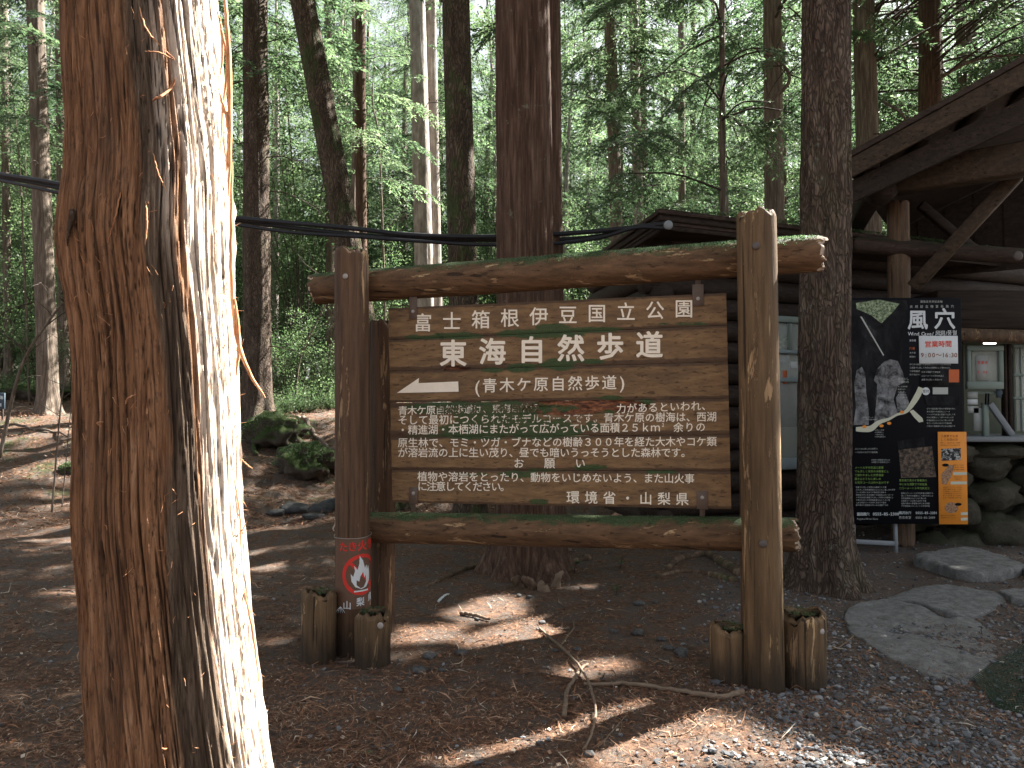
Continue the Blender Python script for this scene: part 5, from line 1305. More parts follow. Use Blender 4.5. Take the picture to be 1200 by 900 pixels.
stick([(700, 880), (720, 860), (742, 832)], .004, 'thin twig slanting through the sunlit streak', 'dead', seed=11)
stick([(770, 868), (800, 862), (822, 850)], .004, 'thin straight twig at the edge of the large sunlit patch', 'dead', seed=12)
stick([(350, 492), (362, 503), (376, 520), (392, 534)], .05, 'grey fallen branch on the bank behind the left signpost', 'greybark', seed=13)
stick([(0, 550), (16, 549), (32, 548)], .018, 'straight fallen stick at the left edge on the slope', 'dead', seed=14)
stick([(0, 503), (20, 500), (36, 506), (80, 514)], .03, 'fallen dark branch along the lower edge of the sunlit path', 'greybark', seed=15)
stick([(1030, 805), (1048, 812)], .006, 'short brown stick in the gravel below the slab', 'dead', seed=16)
rg = np.random.default_rng(44)
for i in range(34):
    px = rg.uniform(330, 980) if i % 3 else rg.uniform(0, 95); py = rg.uniform(640, 895) if i % 3 else rg.uniform(530, 890); a = rg.uniform(0, 3.14); L = rg.uniform(8, 26)
    stick([(px - L * math.cos(a), py - L * .4 * math.sin(a)), (px + rg.normal() * 3, py + rg.normal() * 2), (px + L * math.cos(a), py + L * .4 * math.sin(a))], rg.uniform(.002, .0042), 'thin fallen twig lying on the brown needle carpet', 'dead', 'thin twigs on the ground', 'twig', 'fallen_twig', seed=20 + i)
# exposed roots and broken stump by the broad cedar
def rootline(pts, r, label, mat='stump'):
    P = smoothpath([gp(x, y) for x, y in pts], 24); P[:, 2] += r * .25; P += rng.normal(size=P.shape) * r * .15
    V, Fq = tube(P, r * np.linspace(1.1, .5, 24), 10); return tag(mk('tree_root', V, Fq, MT[mat]), label, 'root')
rootline([(868, 675), (845, 660), (828, 652), (800, 655), (780, 668)], .05, 'gnarled dark root left of the right signpost, behind it')
rootline([(860, 682), (835, 676), (800, 672), (770, 678)], .035, 'lower gnarled root lying parallel behind the right signpost')
rootline([(905, 690), (880, 676), (862, 662)], .045, 'short root at the foot of stout scaly tree')
rootline([(560, 665), (530, 676), (500, 690)], .03, 'thin root running left from the broad cedar')
rootline([(300, 484), (318, 500), (330, 520), (348, 530)], .11, 'thick mossy root running down the bank from mossy-footed tree', 'mossrock')
rootline([(290, 486), (296, 510), (300, 535)], .07, 'mossy root running straight down the bank', 'mossrock')
def stump():
    b = gp(648, 668); root = empty('broken_stump', tuple(b), 'broken sunlit stump and root wad beside the broad cedar', 'stump'); rg = np.random.default_rng(3)
    for i, (px, py, hh, r) in enumerate([(648, 664, .26, .045), (640, 668, .18, .05), (655, 668, .20, .035), (630, 690, .08, .06), (650, 688, .12, .04), (612, 690, .06, .07), (642, 694, .05, .05)]):
        p = gp(px, py); q = p + np.array([rg.normal() * .05, rg.normal() * .03, hh])
        V, Fq = tube(smoothpath([p + [0, 0, -.05], (p + q) / 2 + rg.normal(size=3) * .015, q], 14), r * np.linspace(1.1, .35, 14) * (1 + .25 * rg.normal(size=14) * .5), 12)
        mk('splinter', V, Fq, MT['stump' if i % 2 else 'dead'], root)
stump()
rootline([(690, 655), (668, 662), (655, 672)], .04, 'root right of the broken stump')
def seedling(px, py, s, label):
    b = gp(px, py); rg = np.random.default_rng(int(px)); root = empty('seedling', tuple(b), label, 'plant'); n = 26
    mk('stem', *tube([b, b + np.array([.01, 0, s * .6]), b + np.array([.02, 0, s])], .003, 5), MT['twig'], root)
    for i in range(10):
        az = rg.uniform(0, 6.28); c = b + np.array([0, 0, s * rg.uniform(.4, 1)]); L = s * rg.uniform(.5, .9)
        V, Fq = leaf_quads(np.array([c]), np.array([[math.cos(az), math.sin(az), rg.uniform(-.2, .3)]]), [L], [L * .3], rg, .2); mk('leaf', V, Fq, MT['leaf2'], root, {'tint': np.full(4, rg.uniform(.2, .8))}, smooth=False)
seedling(673, 672, .12, 'small bright green seedling right of the broken stump'); seedling(727, 668, .12, 'small mossy green sprig behind the bottom rail'); seedling(722, 698, .08, 'tiny green sprig on the needles right of the stump'); seedling(433, 893, .03, 'tiny green sprout at the bottom edge left of centre')
seedling(705, 800, .04, 'tiny green sprout above the thick stick')

# ------------------------------------------------------------------ stone slabs
def slab(pts, h, label, seed, mat='slab'):
    P = np.array([gp(*p) for p in pts])[:, :2]; c = P.mean(0); a = np.arctan2(P[:, 1] - c[1], P[:, 0] - c[0]); o = np.argsort(a); P = P[o]
    n = 140; Q = smoothpath(np.vstack([P, P[:1]]), n + 1)[:-1]; Q = Q + .018 * np.stack([fbm(Q[:, 0] * 6, Q[:, 1] * 6, seed), fbm(Q[:, 0] * 6 + 9, Q[:, 1] * 6, seed)], 1)
    rs = np.concatenate([np.linspace(.02, .9, 26), [.94, .97, .99, 1., 1.003, 1.01]]); XY = c + (Q - c)[None] * rs[:, None, None]
    prof = np.interp(rs, [0, .9, .97, 1., 1.003, 1.01], [1, 1, .93, .7, .2, -1.]); Zt = H(XY[..., 0], XY[..., 1]); base = float(H(*c))
    Z_ = base * .6 + Zt * .4 + h * prof[:, None] + .012 * fbm(XY[..., 0] * 5, XY[..., 1] * 5, seed, 5) + .004 * fbm(XY[..., 0] * 30, XY[..., 1] * 30, seed, 3) + .02 * pn(XY[..., 0] * 1.5, XY[..., 1] * 1.5, seed)
    V = np.concatenate([XY, Z_[..., None]], -1).reshape(-1, 3); V = np.vstack([V, [c[0], c[1], Z_[0].mean()]])
    jj = np.arange(n); fan = np.stack([jj, (jj + 1) % n, np.full(n, len(V) - 1)], 1)
    return tag(mk('stone_slab', V, [grid_faces(len(rs), n, True)[:, ::-1], fan[:, ::-1]], MT[mat]), label, 'stone slab')
slab([(991, 719), (1033, 706), (1070, 714), (1110, 728), (1140, 729), (1172, 757), (1158, 785), (1132, 802), (1085, 792), (1030, 768), (998, 745)], .012, 'broad pale grey stone slab set in the gravel at right', 1.)
slab([(1040, 703), (1083, 692), (1133, 691), (1176, 703), (1160, 720), (1138, 726), (1112, 725), (1075, 711)], .03, 'smaller grey slab behind the broad pale slab', 2.)
slab([(1176, 697), (1240, 690), (1240, 712), (1185, 709)], .03, 'grey slab at the right edge beside the smaller slab', 3.)
slab([(1073, 661), (1133, 652), (1183, 664), (1196, 676), (1143, 684), (1093, 671)], .09, 'thick stone step before the boulder wall of the ticket office', 4.)
slab([(1198, 668), (1240, 660), (1250, 684), (1205, 682)], .07, 'stone step piece at the right edge', 5.)
# green net
def net():
    P = [gp(*p) for p in [(1140, 800), (1240, 735), (1260, 860), (1170, 835)]]; mb = MB()
    for i in range(26):
        t = i / 25
        for (a, b, c, d) in ((0, 1, 3, 2), (0, 3, 1, 2)):
            p = P[a] + (P[b] - P[a]) * t; q = P[c] + (P[d] - P[c]) * t; pts = np.linspace(p, q, 14); pts[:, 2] = H(pts[:, 0], pts[:, 1]) + .016 + .006 * pn(pts[:, 0] * 9, pts[:, 1] * 9, 1.)
            v, f = tube(pts, .0022, 4, False); mb.add(v, f)
    tag(mb.mk('ground_net', MT['net'], smooth=False), 'green plastic mesh net lying over gravel at the lower right edge', 'net')
net()

# ------------------------------------------------------------------ overhead cables
for i, (dy, off, lab) in enumerate([(0, 0, 'uppermost of three black cables strung across behind the sign'), (5, .06, 'middle of three black cables strung across behind the sign'), (9, -.05, 'lowest of three black cables strung across behind the sign')]):
    pts = [(-60, 192), (0, 203), (60, 214), (130, 230), (200, 244), (275, 254), (340, 262), (410, 268), (480, 274), (560, 277), (640, 276), (700, 271), (745, 265), (783, 262 if i == 0 else 264)]
    D = [8.6, 8.4, 8.2, 8.1, 8.0, 7.9, 7.8, 7.75, 7.7, 7.65, 7.6, 7.5, 7.35, 7.2]
    P = [at(x, y + dy * (1 if k < 12 else .3) + 1.2 * math.sin(k * 1.7 + i * 2), D[k] + off * (k < 13)) for k, (x, y) in enumerate(pts)]
    tag(mk('overhead_cable', *tube(smoothpath(P, 90), .025 if i < 2 else .019, 8), MT['cable']), lab, 'cable', 'black cables across the clearing')

# ------------------------------------------------------------------ ticket office
off = empty('ticket_office', (4.6, 9.2, 0), 'dark log ticket office with porch gable, lit service window and boulder base', 'building')
A_ = np.array([1.45, 7.25, 3.44]); R_ = np.array([6.6, 9.43, 3.44]); L_ = np.array([1.05, 9.6, 3.44])
eR = (R_ - A_) / np.linalg.norm(R_ - A_); nR = np.array([-eR[1], eR[0], 0]); eL = (L_ - A_) / np.linalg.norm(L_ - A_)
# roof slab
def prism(pts, z0, z1, mat, name, parent):
    P = np.array(pts); n = len(P); V = np.vstack([np.c_[P[:, :2], np.full(n, z0)], np.c_[P[:, :2], np.full(n, z1)]]); me = bpy.data.meshes.new(name); o = np.array(parent_world(parent))
    me.from_pydata([tuple(q) for q in V - o], [], [list(range(n))[::-1], list(range(n, 2 * n))] + [[i, (i + 1) % n, n + (i + 1) % n, n + i] for i in range(n)]); me.update(); me.materials.append(MT[mat]); return link(name, me, parent)
ins = .06
prism([A_ + (eR + eL) * ins, R_ + nR * ins, R_ + nR * 3.2, L_ + eR * ins + eL * .5], 3.30, 3.425, 'roofm', 'roof', off)
for k, (dz, dn, h) in enumerate([(0, 0, .05), (-.06, .03, .06), (-.13, .07, .07)]):
    for (p, q, nn) in ((A_, R_, nR), (A_, L_, eR)):
        d = (q - p) / np.linalg.norm(q - p); s_ = p + nn * (dn + .02) + np.array([0, 0, dz - .02]) + d * (dn + (.04 if nn is eR else 0)); e_ = q + nn * (dn + .02) + np.array([0, 0, dz - .02])
        V, Fs = beam(s_, e_, .035, h, .006); V[:, 2] += .006 * fbm(V[:, 0] * 2, V[:, 1] * 2, k * 1., 2); mk('eave_board', V, Fs, MT['roofm' if k == 0 else 'dark'], off)
rg = np.random.default_rng(71); n = 2600; t = rg.random(n); P = A_ + (R_ - A_) * t[:, None] + np.array([0, 0, .012]) - nR * .01; V, Fq = leaf_quads(P + rg.normal(size=(n, 3)) * [.01, .01, .006], rg.normal(size=(n, 3)) * [1, 1, .5] + [0, 0, .4], rg.uniform(.012, .035, n), rg.uniform(.006, .014, n), rg, .8)
tag(mk('moss', V, Fq, MT['leaf2'], off, {'tint': np.repeat(rg.uniform(0, .6, n), 4)}, smooth=False), kind='stuff')
h_ = disc('cable_hook', at(783, 264, 7.16), (0, -1, 0), .045, .03, 'steel', off)
# log wall
wd = eR; w0 = A_ + nR * .75 + eR * .45; w0[2] = 0
for i in range(14):
    z = .14 + i * .245
    p = w0 + np.array([0, 0, z]) - wd * .15; q = w0 + wd * 7.4 + np.array([0, 0, z]); V, Fq = tube(smoothpath([p, q], 26), .125, 12); V = V + .006 * pn(V[:, 0] * 3, V[:, 2] * 5, V[:, 1] * 2)[:, None]; mk('wall_log', V, Fq, MT['walllog'], off)
    p = w0 + np.array([0, 0, z + .12]) + nR * -.15; q = w0 + eL * 2.4 + np.array([0, 0, z + .12]); V, Fq = tube(smoothpath([p, q], 12), .125, 12); mk('wall_log', V, Fq, MT['walllog'], off)
# side window seen between right post and the stout tree
def wall_at(px, py, offn=.16):
    r = ray(px, py); o = np.array([0, 0, CAMZ]); q = w0 - nR * offn; t = np.dot(q - o, nR) / np.dot(r, nR); return o + r * t
def wbox(px0, px1, py0, py1, dep, mat, name, parent, offn=.16, bev=.004):
    a = wall_at(px0, (py0 + py1) / 2, offn); b = wall_at(px1, (py0 + py1) / 2, offn); c = (a + b) / 2; z0 = wall_at((px0 + px1) / 2, py1, offn)[2]; z1 = wall_at((px0 + px1) / 2, py0, offn)[2]; c[2] = (z0 + z1) / 2
    V, Fs = box(c, (np.linalg.norm(b - a), dep, z1 - z0), math.atan2(eR[1], eR[0]), bev=bev); return mk(name, V, Fs, MT[mat], parent)
wn = wbox(896, 985, 376, 550, .02, 'warmwall', 'window', off, .13); wn['label'] = 'side window with bluish rails'
for (a, b, c, d) in ((896, 985, 372, 379), (896, 985, 411, 415), (896, 985, 443, 448), (896, 985, 536, 549), (896, 900, 379, 536), (979, 985, 379, 536), (924, 927, 379, 411)):
    wbox(a, b, c, d, .05, 'framebl' if d - c < 7 or c > 500 else 'frame', 'window_rail', wn, .17)
wbox(900, 979, 380, 536, .004, 'glass', 'pane', wn, .155, 0)
wbox(911, 924, 393, 412, .004, 'leafprint', 'notice', wn, .146, 0); wbox(914, 925, 416, 425, .004, 'paper', 'notice', wn, .146, 0); wbox(926, 934, 424, 432, .03, 'white', 'ornament', wn, .147); wbox(912, 970, 449, 500, .01, 'dark', 'dark_cupboard', wn, .142, 0); wbox(917, 922, 434, 450, .02, 'orangered', 'jar', wn, .15)
# porch gable (near roof, top right)
def PD(px): return 7.25 - (px - 998) / 217 * .8
def pr(px, py, d=0): return at(px, py, PD(px) + d)
def slabp(name, a, b, thick, depth, mat, down):
    """board along a-b, thickness down, running back by depth"""
    a, b = np.array(a), np.array(b); u = (b - a) / np.linalg.norm(b - a); back = np.cross([0, 0, 1.], u); back[2] = 0; back /= np.linalg.norm(back); back = back if back[1] > 0 else -back
    dn = np.array([0, 0, -1.]) * thick; V = []
    for p in (a, b):
        for bk in (0, depth):
            for t in (0, 1): V.append(p + back * bk + dn * t + dn / thick * down)
    V = np.array(V); Fq = np.array([[0, 1, 5, 4], [2, 6, 7, 3], [0, 2, 3, 1], [4, 5, 7, 6], [0, 4, 6, 2], [1, 3, 7, 5]]); return mk(name, V, Fq, MT[mat], off, smooth=False)
ra, rb_ = pr(990, 186), pr(1330, -3)
slabp('porch_roof', ra, rb_, .09, 3.6, 'dark', .0)
slabp('bargeboard', ra + [-.01, -.03, -.035], rb_ + [0, -.03, -.035], .19, .035, 'fascia', .0)
slabp('roof_edge', ra + [-.02, -.05, .03], rb_ + [0, -.05, .03], .055, .05, 'roofm', .0)
slabp('inner_bargeboard', pr(990, 214) + [0, .12, 0], pr(1330, 52) + [0, .12, 0], .22, .05, 'dark', 0)
b0, b1 = at(1016, 216, 7.62), at(1330, 166, 6.4)
mk('tie_beam', *beam(b0, b1, .2, .3, .02), MT['fascia'], off)
mk('beam_end', *box(at(1032, 217, 7.5), (.27, .3, .36), YAW, bev=.06), MT['dark'], off)
mk('cross_beam', *beam(at(1030, 217, 7.5) + [0, .16, 0], at(1030, 217, 7.5) + [.8, 2.6, 0], .2, .28, .02), MT['dark'], off)
pp = at(1053, 300, 7.95); log('porch_post', (pp[0], pp[1], 0), (pp[0], pp[1], at(1053, 236, 7.95)[2]), .11, 'plog', off, 'top', seed=31, n=28, m=40)
mk('brace', *beam(at(1070, 337, 7.7), at(1192, 205, 7.1), .09, .13, .01), MT['fascia'], off)
mk('brace', *beam(at(1150, 300, 8.4), at(1078, 240, 8.4), .08, .10, .01), MT['dark'], off)
_u = (rb_ - ra) / np.linalg.norm(rb_ - ra); _b = np.cross([0, 0, 1.], _u); _b[2] = 0; _b /= np.linalg.norm(_b); _b = _b if _b[1] > 0 else -_b
for k in range(14):
    st_ = 3.3 + .012 * (k % 2); p = ra + (rb_ - ra) * (k / 14 - .002) + _b * st_ - [0, 0, .10]; q = ra + (rb_ - ra) * ((k + 1) / 14 + .002) + _b * st_ - [0, 0, .10]
    if p[2] < 3.3: continue
    V = np.array([[p[0], p[1], 3.2], [q[0], q[1], 3.2], q, p]); V = np.vstack([V, V + _b * .03]); mk('gable_board', V, np.array([[0, 1, 2, 3], [4, 7, 6, 5], [0, 4, 5, 1], [1, 5, 6, 2], [2, 6, 7, 3], [3, 7, 4, 0]]), MT['dark'], off, smooth=False)
for k in range(5):
    t = .12 + k * .2; p = ra + (rb_ - ra) * t - np.array([0, 0, .16]); mk('purlin', *beam(p + [.05, .1, 0], p + [.9, 3.3, 0], .09, .12, .01), MT['dark'], off)
# lower log beam that carries the porch eave at right
log('eave_log', at(1000, 287, 8.0), at(1215, 302, 7.6), .085, 'roofm', off, 'flat', seed=33); disc('gutter_end', at(1192, 300, 7.45), (0, -1, 0), .05, .03, 'boltdk', off)
# stone pier block under the poster
mk('pier_block', *box(gp(1080, 644) + [0, .35, .17], (.17, .17, .34), .1, bev=.01), MT['plog'], off)
# service bay
BY = 8.25
def bx_(px0, px1, py0, py1, y, dep, mat, name, parent, bev=.006):
    a = at(px0, py0, y); b = at(px1, py1, y); V, Fs = box(((a[0] + b[0]) / 2, y + dep / 2, (a[2] + b[2]) / 2), (abs(b[0] - a[0]), dep, abs(a[2] - b[2])), bev=bev); return mk(name, V, Fs, MT[mat], parent)
bx_(1098, 1300, 340, 386, BY - .12, 1.2, 'dark', 'hood', off, .02)
log('hood_log', at(1112, 392, BY - .1), at(1300, 398, BY - .35), .075, 'plog', off, 'flat', seed=35)
bx_(1090, 1133, 385, 640, BY + .1, .25, 'dark', 'corner_post', off)
bx_(1100, 1300, 395, 516, BY + 1.15, .05, 'warmwall', 'back_wall', off)
bx_(1100, 1300, 386, 396, BY + .1, 1.05, 'warmwall', 'ceiling', off)
lm = bx_(1155, 1168, 400, 403, BY + .5, .05, 'lamp', 'ceiling_lamp', off)
w1 = empty('casement', (0, 0, 0)); w1.parent = off; w1.location = tuple(at(1155, 430, BY) - np.array(off.location)); w1['label'] = 'half-open white casement window'
for (a, b, c, d) in ((1134, 1177, 405, 411), (1134, 1177, 447, 456), (1134, 1139, 411, 447), (1171, 1177, 411, 447)): bx_(a, b, c, d, BY - .03, .05, 'frame', 'frame', w1)
bx_(1139, 1171, 411, 447, BY, .006, 'glass', 'pane', w1, 0); np_ = bx_(1144, 1159, 417, 446, BY - .012, .004, 'paper', 'notice', w1, 0)
pp_ = lambda x, y: at(x, y, BY - .014)
put_text('lettering', line('営業中', (1147, 425), (1156, 425), 4), pp_, 'signred', w1, .02)
put_text('lettering', line('9:00', (1146.5, 436), (1156, 436), 4.2), pp_, 'signred', w1, .02)
for (a, b, c, d, m, n_) in ((1177, 1182, 403, 512, 'dark', 'mullion'), (1182, 1188, 403, 505, 'dark', 'mullion')): bx_(a, b, c, d, BY + .02, .08, m, n_, off)
w2 = empty('sliding_window', (0, 0, 0)); w2.parent = off; w2.location = tuple(at(1205, 450, BY) - np.array(off.location))
for (a, b, c, d) in ((1188, 1250, 404, 408), (1188, 1250, 438, 441), (1188, 1250, 465, 468), (1188, 1190, 408, 505), (1196, 1199, 408, 505), (1240, 1250, 408, 505)): bx_(a, b, c, d, BY + .03, .04, 'frame', 'frame', w2)
bx_(1190, 1240, 408, 505, BY + .05, .006, 'glass', 'pane', w2, 0)
bx_(1131, 1300, 512, 518, BY - .2, 1., 'steel', 'counter', off, .01)
bx_(1137, 1180, 458, 462, BY + .06, .03, 'frame', 'window_sill', off)
for (a, b, c, d, m) in ((1134, 1146, 459, 467, 'paper'), (1134, 1146, 468, 474, 'white'), (1134, 1147, 476, 484, 'greywh'), (1141, 1152, 478, 505, 'paper'), (1168, 1174, 455, 466, 'signblue')): bx_(a, b, c, d, BY + .02, .01, m, 'leaflet', off, 0)
bx_(1153, 1160, 472, 512, BY - .02, .06, 'frame', 'leaflet_stand', off); mk('slanted_board', *beam(at(1160, 473, BY - .02), at(1186, 510, BY - .05), .05, .06, .004), MT['steel'], off)
for x in (1155, 1158): mk('pen', *tube([at(x, 474, BY - .03), at(x + .5, 461, BY - .03)], .009, 8), MT['black'], off)
# boulder base
rg = np.random.default_rng(19)
for (px, py, w, h) in [(1120, 640, 60, 40), (1165, 622, 62, 44), (1112, 598, 60, 36), (1160, 580, 56, 34), (1104, 560, 46, 34), (1150, 545, 50, 30), (1190, 655, 50, 36), (1215, 610, 60, 40), (1110, 530, 54, 22), (1165, 528, 60, 18), (1088, 640, 40, 32), (1210, 560, 50, 34), (1230, 660, 60, 40), (1070, 600, 44, 36), (1068, 560, 44, 32), (1215, 530, 50, 20)]:
    c = at(px, py, BY + .12 + rg.uniform(-.06, .06)); Vb, Fb = ICO3; s_ = rg.uniform(0, 40); V = Vb * (1 + .3 * fbm(Vb[:, 0] * 1.7 + s_, Vb[:, 1] * 1.7, Vb[:, 2] * 1.7, 6))[:, None] * np.array([w * .56, 34, h * .58]) / F * BY
    mk('boulder', V + c, Fb, MT['stone'], off)
prism([(at(1075, 640, BY)[0], BY + .25), (at(1300, 640, BY)[0], BY + .25), (at(1300, 640, BY)[0], BY + .9), (at(1075, 640, BY)[0], BY + .9)], -.05, 1.1, 'stone', 'base_core', off)

# ------------------------------------------------------------------ cave poster board
PY = 7.55
pb = empty('poster_board', (at(1065, 640, PY)[0], PY, 0), 'black cave attraction poster board on a metal stand beside the stout tree', 'poster')
def pp(x, y, e=.0): return at(x + (x - 1065) / 70 * (y - 350) / 264 * .0, y, PY - e)
def panel(px0, px1, py0, py1, dep, mat, name, parent, e=0.):
    a = at(px0, py0, PY - e); b = at(px1, py1, PY - e); V, Fs = box(((a[0] + b[0]) / 2, PY - e + dep / 2, (a[2] + b[2]) / 2), (b[0] - a[0], dep, a[2] - b[2]), bev=min(.004, dep * .3)); return mk(name, V, Fs, MT[mat], parent)
mainp = panel(988, 1131, 349, 614, .035, 'black', 'panel', pb)
def poly(name, pts, mat, parent, e): return flat_poly(name, [at(x, y, PY - e) for x, y in pts], mat, parent)
E = lambda k: .0012 * k
poly('cave_picture', [(990, 352), (1062, 352), (1064, 360), (1058, 400), (1056, 440), (1068, 452), (1065, 476), (1045, 488), (1010, 500), (990, 500)], 'cave', pb, E(1))
poly('cave_opening', [(1003, 355), (1030, 351), (1054, 356), (1046, 366), (1033, 379), (1020, 369), (1004, 362)], 'leafprint', pb, E(2))
poly('rope_line', [(1008, 371), (1010, 371), (1036, 416), (1035, 417)], 'greywh', pb, E(2))
for (pts) in ([(1024, 500), (1027, 470), (1028, 450), (1024, 446), (1028, 432), (1036, 424), (1043, 421), (1052, 423), (1058, 436), (1060, 448), (1052, 452), (1047, 468), (1052, 484), (1042, 492)],
              [(1000, 498), (1003, 478), (1001, 450), (1004, 434), (1010, 430), (1014, 438), (1015, 460), (1018, 480), (1018, 498)], [(1052, 482), (1050, 466), (1055, 458), (1062, 462), (1066, 474), (1064, 480)]): poly('ice_pillar', pts, 'figure', pb, E(2))
poly('lake_picture', [(1051, 517), (1083, 512), (1084, 524), (1053, 526)], 'cave', pb, E(2)); poly('path_picture', [(1053, 527), (1092, 523), (1097, 559), (1056, 560)], 'trailprint', pb, E(2))
# map ribbon
rb = smoothpath([(1003, 503, 0), (1012, 503, 0), (1021, 502, 0), (1030, 495, 0), (1042, 491, 0), (1051, 486, 0), (1062, 482, 0), (1070, 472, 0), (1076, 462, 0), (1079, 454, 0)], 40); w_ = 2.4 + 1.1 * np.sin(np.linspace(0, 9, 40)); tt = np.gradient(rb, axis=0); tt /= np.linalg.norm(tt, axis=1)[:, None]; nn_ = np.stack([-tt[:, 1], tt[:, 0]], 1)
up_ = rb[:, :2] + nn_ * w_[:, None]; dn_ = rb[:, :2] - nn_ * w_[:, None]; V = np.array([at(x, y, PY - E(3)) for x, y in np.vstack([up_, dn_])]); i_ = np.arange(39); mk('map_ribbon', V, np.stack([i_, i_ + 1, 40 + i_ + 1, 40 + i_], 1), MT['cream'], pb)
poly('map_branch', [(1066, 482), (1070, 480), (1081, 490), (1082, 494), (1077, 495), (1071, 489)], 'cream', pb, E(4))
for (x, y) in ((1013, 500), (1033, 499), (1042, 496), (1057, 483)): poly('map_dot', [(x + 2.6 * math.cos(a), y + 1.8 * math.sin(a)) for a in np.linspace(0, 5.9, 10)], 'orange', pb, E(4))
tp = lambda e: (lambda x, y: at(x, y, PY - e))
put_text('title', [('風', 1075.5, 375, 23, 1), ('穴', 1107, 374, 24.5, 1)], tp(E(3)), 'white', pb, .03)
def latin(txt, x0, y, size, k=.62): return [(c, x0 + i * size * k, y, size) for i, c in enumerate(txt)]
put_text('lettering', latin('Wind Cave/', 1067, 391, 5.6, .52) + line('风洞', (1099, 390.5), (1104.5, 390.5), 6) + [('/', 1109, 390.5, 6)] + line('풍혈', (1113, 390), (1119, 390), 6), tp(E(3)), 'white', pb, .01)
put_text('lettering', line('国指定天然記念物', (1080, 353.5), (1103, 353.5), 2.8) + line('天然記念物富岳風穴', (1068, 359.5), (1116, 359), 3.4), tp(E(3)), 'greywh', pb, .01)
ws = panel(1077, 1123, 393.5, 426, .006, 'white', 'hours_notice', pb, E(9)); ws['label'] = 'white opening hours notice with red lettering'
put_text('lettering', line('営業時間', (1087.5, 403.5), (1111.5, 403), 7.6), tp(E(10)), 'red', ws, .035)
put_text('lettering', [(c, 1080.8 + x, 416, 7) for c, x in zip('9:00〜16:30', (0, 4.2, 8.5, 13.2, 19.3, 24.8, 28.6, 32.4, 35.3, 39.2))], tp(E(10)), 'brownp', ws, .02)
# columns of small print
JP = '富岳風穴青木ケ原樹海の中にある洞窟です総延長二〇一メートル平均気温三度夏でも涼しく天然の冷蔵庫として使われました世界遺産富士山とともに楽しめる見学コースは約十五分です'
_k = [0]
def small(x0, x1, y0, y1, dy, size, mat, e=E(3)):
    ch = []; y = y0
    while y <= y1:
        n = int((x1 - x0) / size * rng.uniform(.75, 1)); n = max(n, 2)
        for i in range(n): ch.append((JP[(_k[0]) % len(JP)], x0 + i * size * 1.0, y, size * .95)); _k[0] += 1
        y += dy
    put_text('lettering', ch, tp(e), mat, pb, .0)
small(1067, 1077, 399, 403, 4.6, 2.6, 'white'); small(1067, 1078, 408.5, 409, 5, 3.6, 'orangered'); small(1067, 1077, 413.5, 420, 4.6, 2.4, 'greywh'); small(1067, 1118, 427, 440, 4, 2.2, 'greywh')
pt = panel(1078, 1125, 432, 452, .004, 'cave', 'timetable', pb, E(5)); poly('timetable_block', [(1112, 433), (1124, 433), (1124, 448), (1112, 448)], 'orangered', pb, E(6)); small(1081, 1110, 436, 449, 4.5, 2.2, 'greywh', E(7))
poly('badge', [(1085 + 4.6 * math.cos(a), 458.5 + 4.6 * math.sin(a)) for a in np.linspace(0, 6.0, 16)], 'white', pb, E(5)); put_text('lettering', line('受付', (1083, 458.5), (1087, 458.5), 3.6), tp(E(6)), 'black', pb, .01)
poly('badge_plate', [(1093, 454), (1111, 454), (1111, 462), (1093, 462)], 'greywh', pb, E(5)); poly('small_picture', [(1083, 464), (1124, 464), (1124, 475), (1086, 475)], 'cave', pb, E(4))
small(1054, 1070, 444, 448, 3.6, 3.2, 'greywh'); small(1053, 1066, 453, 466, 3.2, 1.9, 'greywh')
small(1087, 1123, 479, 500, 3.4, 2.1, 'greywh'); small(1012, 1030, 489, 492, 2.6, 1.7, 'greywh'); small(1026, 1040, 504, 512, 2.6, 1.8, 'greywh'); small(1003, 1036, 526, 532, 4, 2.2, 'greywh')
small(1022, 1048, 539, 544, 2.6, 2., 'greywh'); small(1003, 1047, 548, 566, 4.4, 3.1, 'green'); small(1055, 1095, 563, 574, 4.6, 3., 'green'); small(1004, 1052, 571, 594, 3., 2.1, 'greywh'); small(1057, 1097, 578, 594, 3., 2.1, 'greywh')
put_text('lettering', line('富岳風穴', (1006, 602.5), (1017, 602.5), 4) + latin('0555-85-2300', 1024, 602.3, 4.6, .56), tp(E(3)), 'white', pb, .012)
put_text('lettering', line('鳴沢氷穴', (1055, 601), (1066, 601), 3.6) + latin('0555-85-2301', 1074, 601, 3.8, .56), tp(E(3)), 'white', pb, .01)
put_text('lettering', latin('Fugaku Wind Cave', 1005, 608, 2.8, .55) + line('売店食堂', (1055, 606.5), (1066, 606.5), 3.4) + latin('0555-85-2089', 1074, 606.5, 3.4, .56), tp(E(3)), 'greywh', pb, .005)
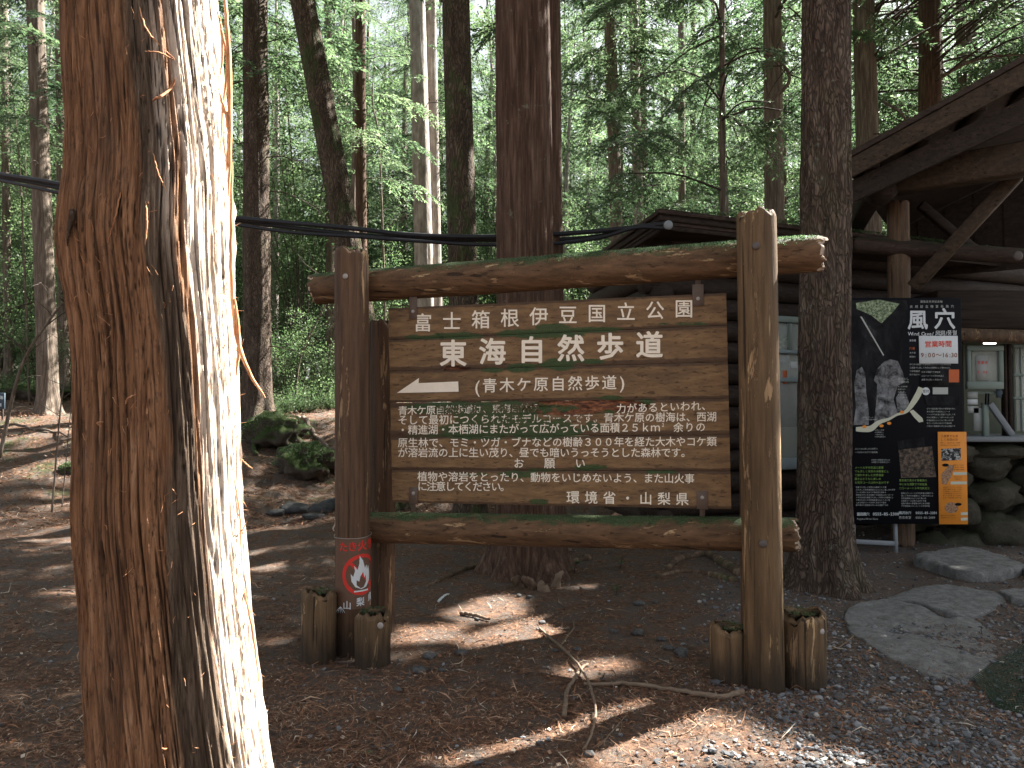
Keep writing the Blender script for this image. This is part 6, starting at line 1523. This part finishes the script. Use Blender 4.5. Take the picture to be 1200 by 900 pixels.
# orange panel
op = panel(1099, 1134.5, 506, 614.5, .006, 'orange', 'orange_panel', pb, E(9))
def osmall(x0, x1, y0, y1, dy, size, mat='brownp'):
    ch = []; y = y0
    while y <= y1:
        for i in range(int((x1 - x0) / size)): ch.append((JP[(_k[0]) % len(JP)], x0 + i * size, y, size * .95)); _k[0] += 1
        y += dy
    put_text('lettering', ch, tp(E(11)), mat, op, .0)
osmall(1104, 1125, 511, 516, 4.3, 3.4); osmall(1103, 1127, 519, 524, 2.6, 1.8)
poly('building_picture', [(1103, 526), (1126, 525), (1126, 539), (1103.5, 540)], 'bldgprint', op, E(11))
poly('snack_picture', [(1103, 556), (1108, 550), (1112, 545), (1118, 545), (1115, 558), (1109, 568), (1104, 567)], 'foodprint', op, E(11)); poly('bowl_picture', [(1115 + 8 * math.cos(a), 595 + 6.5 * math.sin(a)) for a in np.linspace(0, 6, 18)], 'foodprint', op, E(11))
for (a, b, c) in ((1117, 1133, 555), (1114, 1133, 566), (1126, 1134, 602), (1126, 1134, 608.5)): poly('tag_strip', [(a, c - 1.7), (b, c - 1.9), (b, c + 1.5), (a, c + 1.7)], 'cream', op, E(11))
poly('tag_badge', [(1108 + 4 * math.cos(a), 545 + 1.8 * math.sin(a)) for a in np.linspace(0, 6, 14)], 'black', op, E(12)); poly('tag_badge', [(1123 + 4 * math.cos(a), 591 + 1.8 * math.sin(a)) for a in np.linspace(0, 6, 14)], 'black', op, E(12))
osmall(1118, 1131, 545, 551, 2.7, 1.8); osmall(1119, 1128, 559, 563, 2.5, 1.8); osmall(1106, 1128, 571, 585, 2.5, 1.8); osmall(1103, 1122, 604, 608, 2.6, 1.8)
# stand
for (a, b, w, h) in (((992, 634), (1052, 637), .03, .045), ((1049, 614), (1050, 651), .03, .04), ((1000, 614), (1000, 651), .03, .04)):
    P0, P1 = at(*a, PY + .06), at(*b, PY + .06); P1[2] = max(P1[2], 0) ; mk('stand_rail' if w and a[1] > 620 else 'stand_leg', *beam(P0, P1, w, h, .003), MT['steel'], pb)
# small blue sign at the left edge
b = gp(2, 492); bs = empty('trail_sign', tuple(b), 'small slate-blue sign with white lettering at the left edge of the path', 'sign'); D = b[1]
V, Fs = box(at(-10, 470, D), (34 / F * D, .03, 19 / F * D), -.1, bev=.004); mk('panel', V, Fs, MT['signblue'], bs)
for x in (-18, 3): mk('leg', *beam(at(x, 478, D + .03), at(x, 500, D + .03), .03, .03, .002), MT['dark'], bs)
put_text('lettering', line('青木ケ原樹海', (-22, 467), (1.5, 466), 4.6) + line('自然歩道', (-20, 475), (0, 474.5), 4), lambda x, y: at(x, y, D - .06), 'white', bs, .02)
print('VERTS', sum(len(m.vertices) for m in bpy.data.meshes), 'OBJ', len(bpy.data.objects))
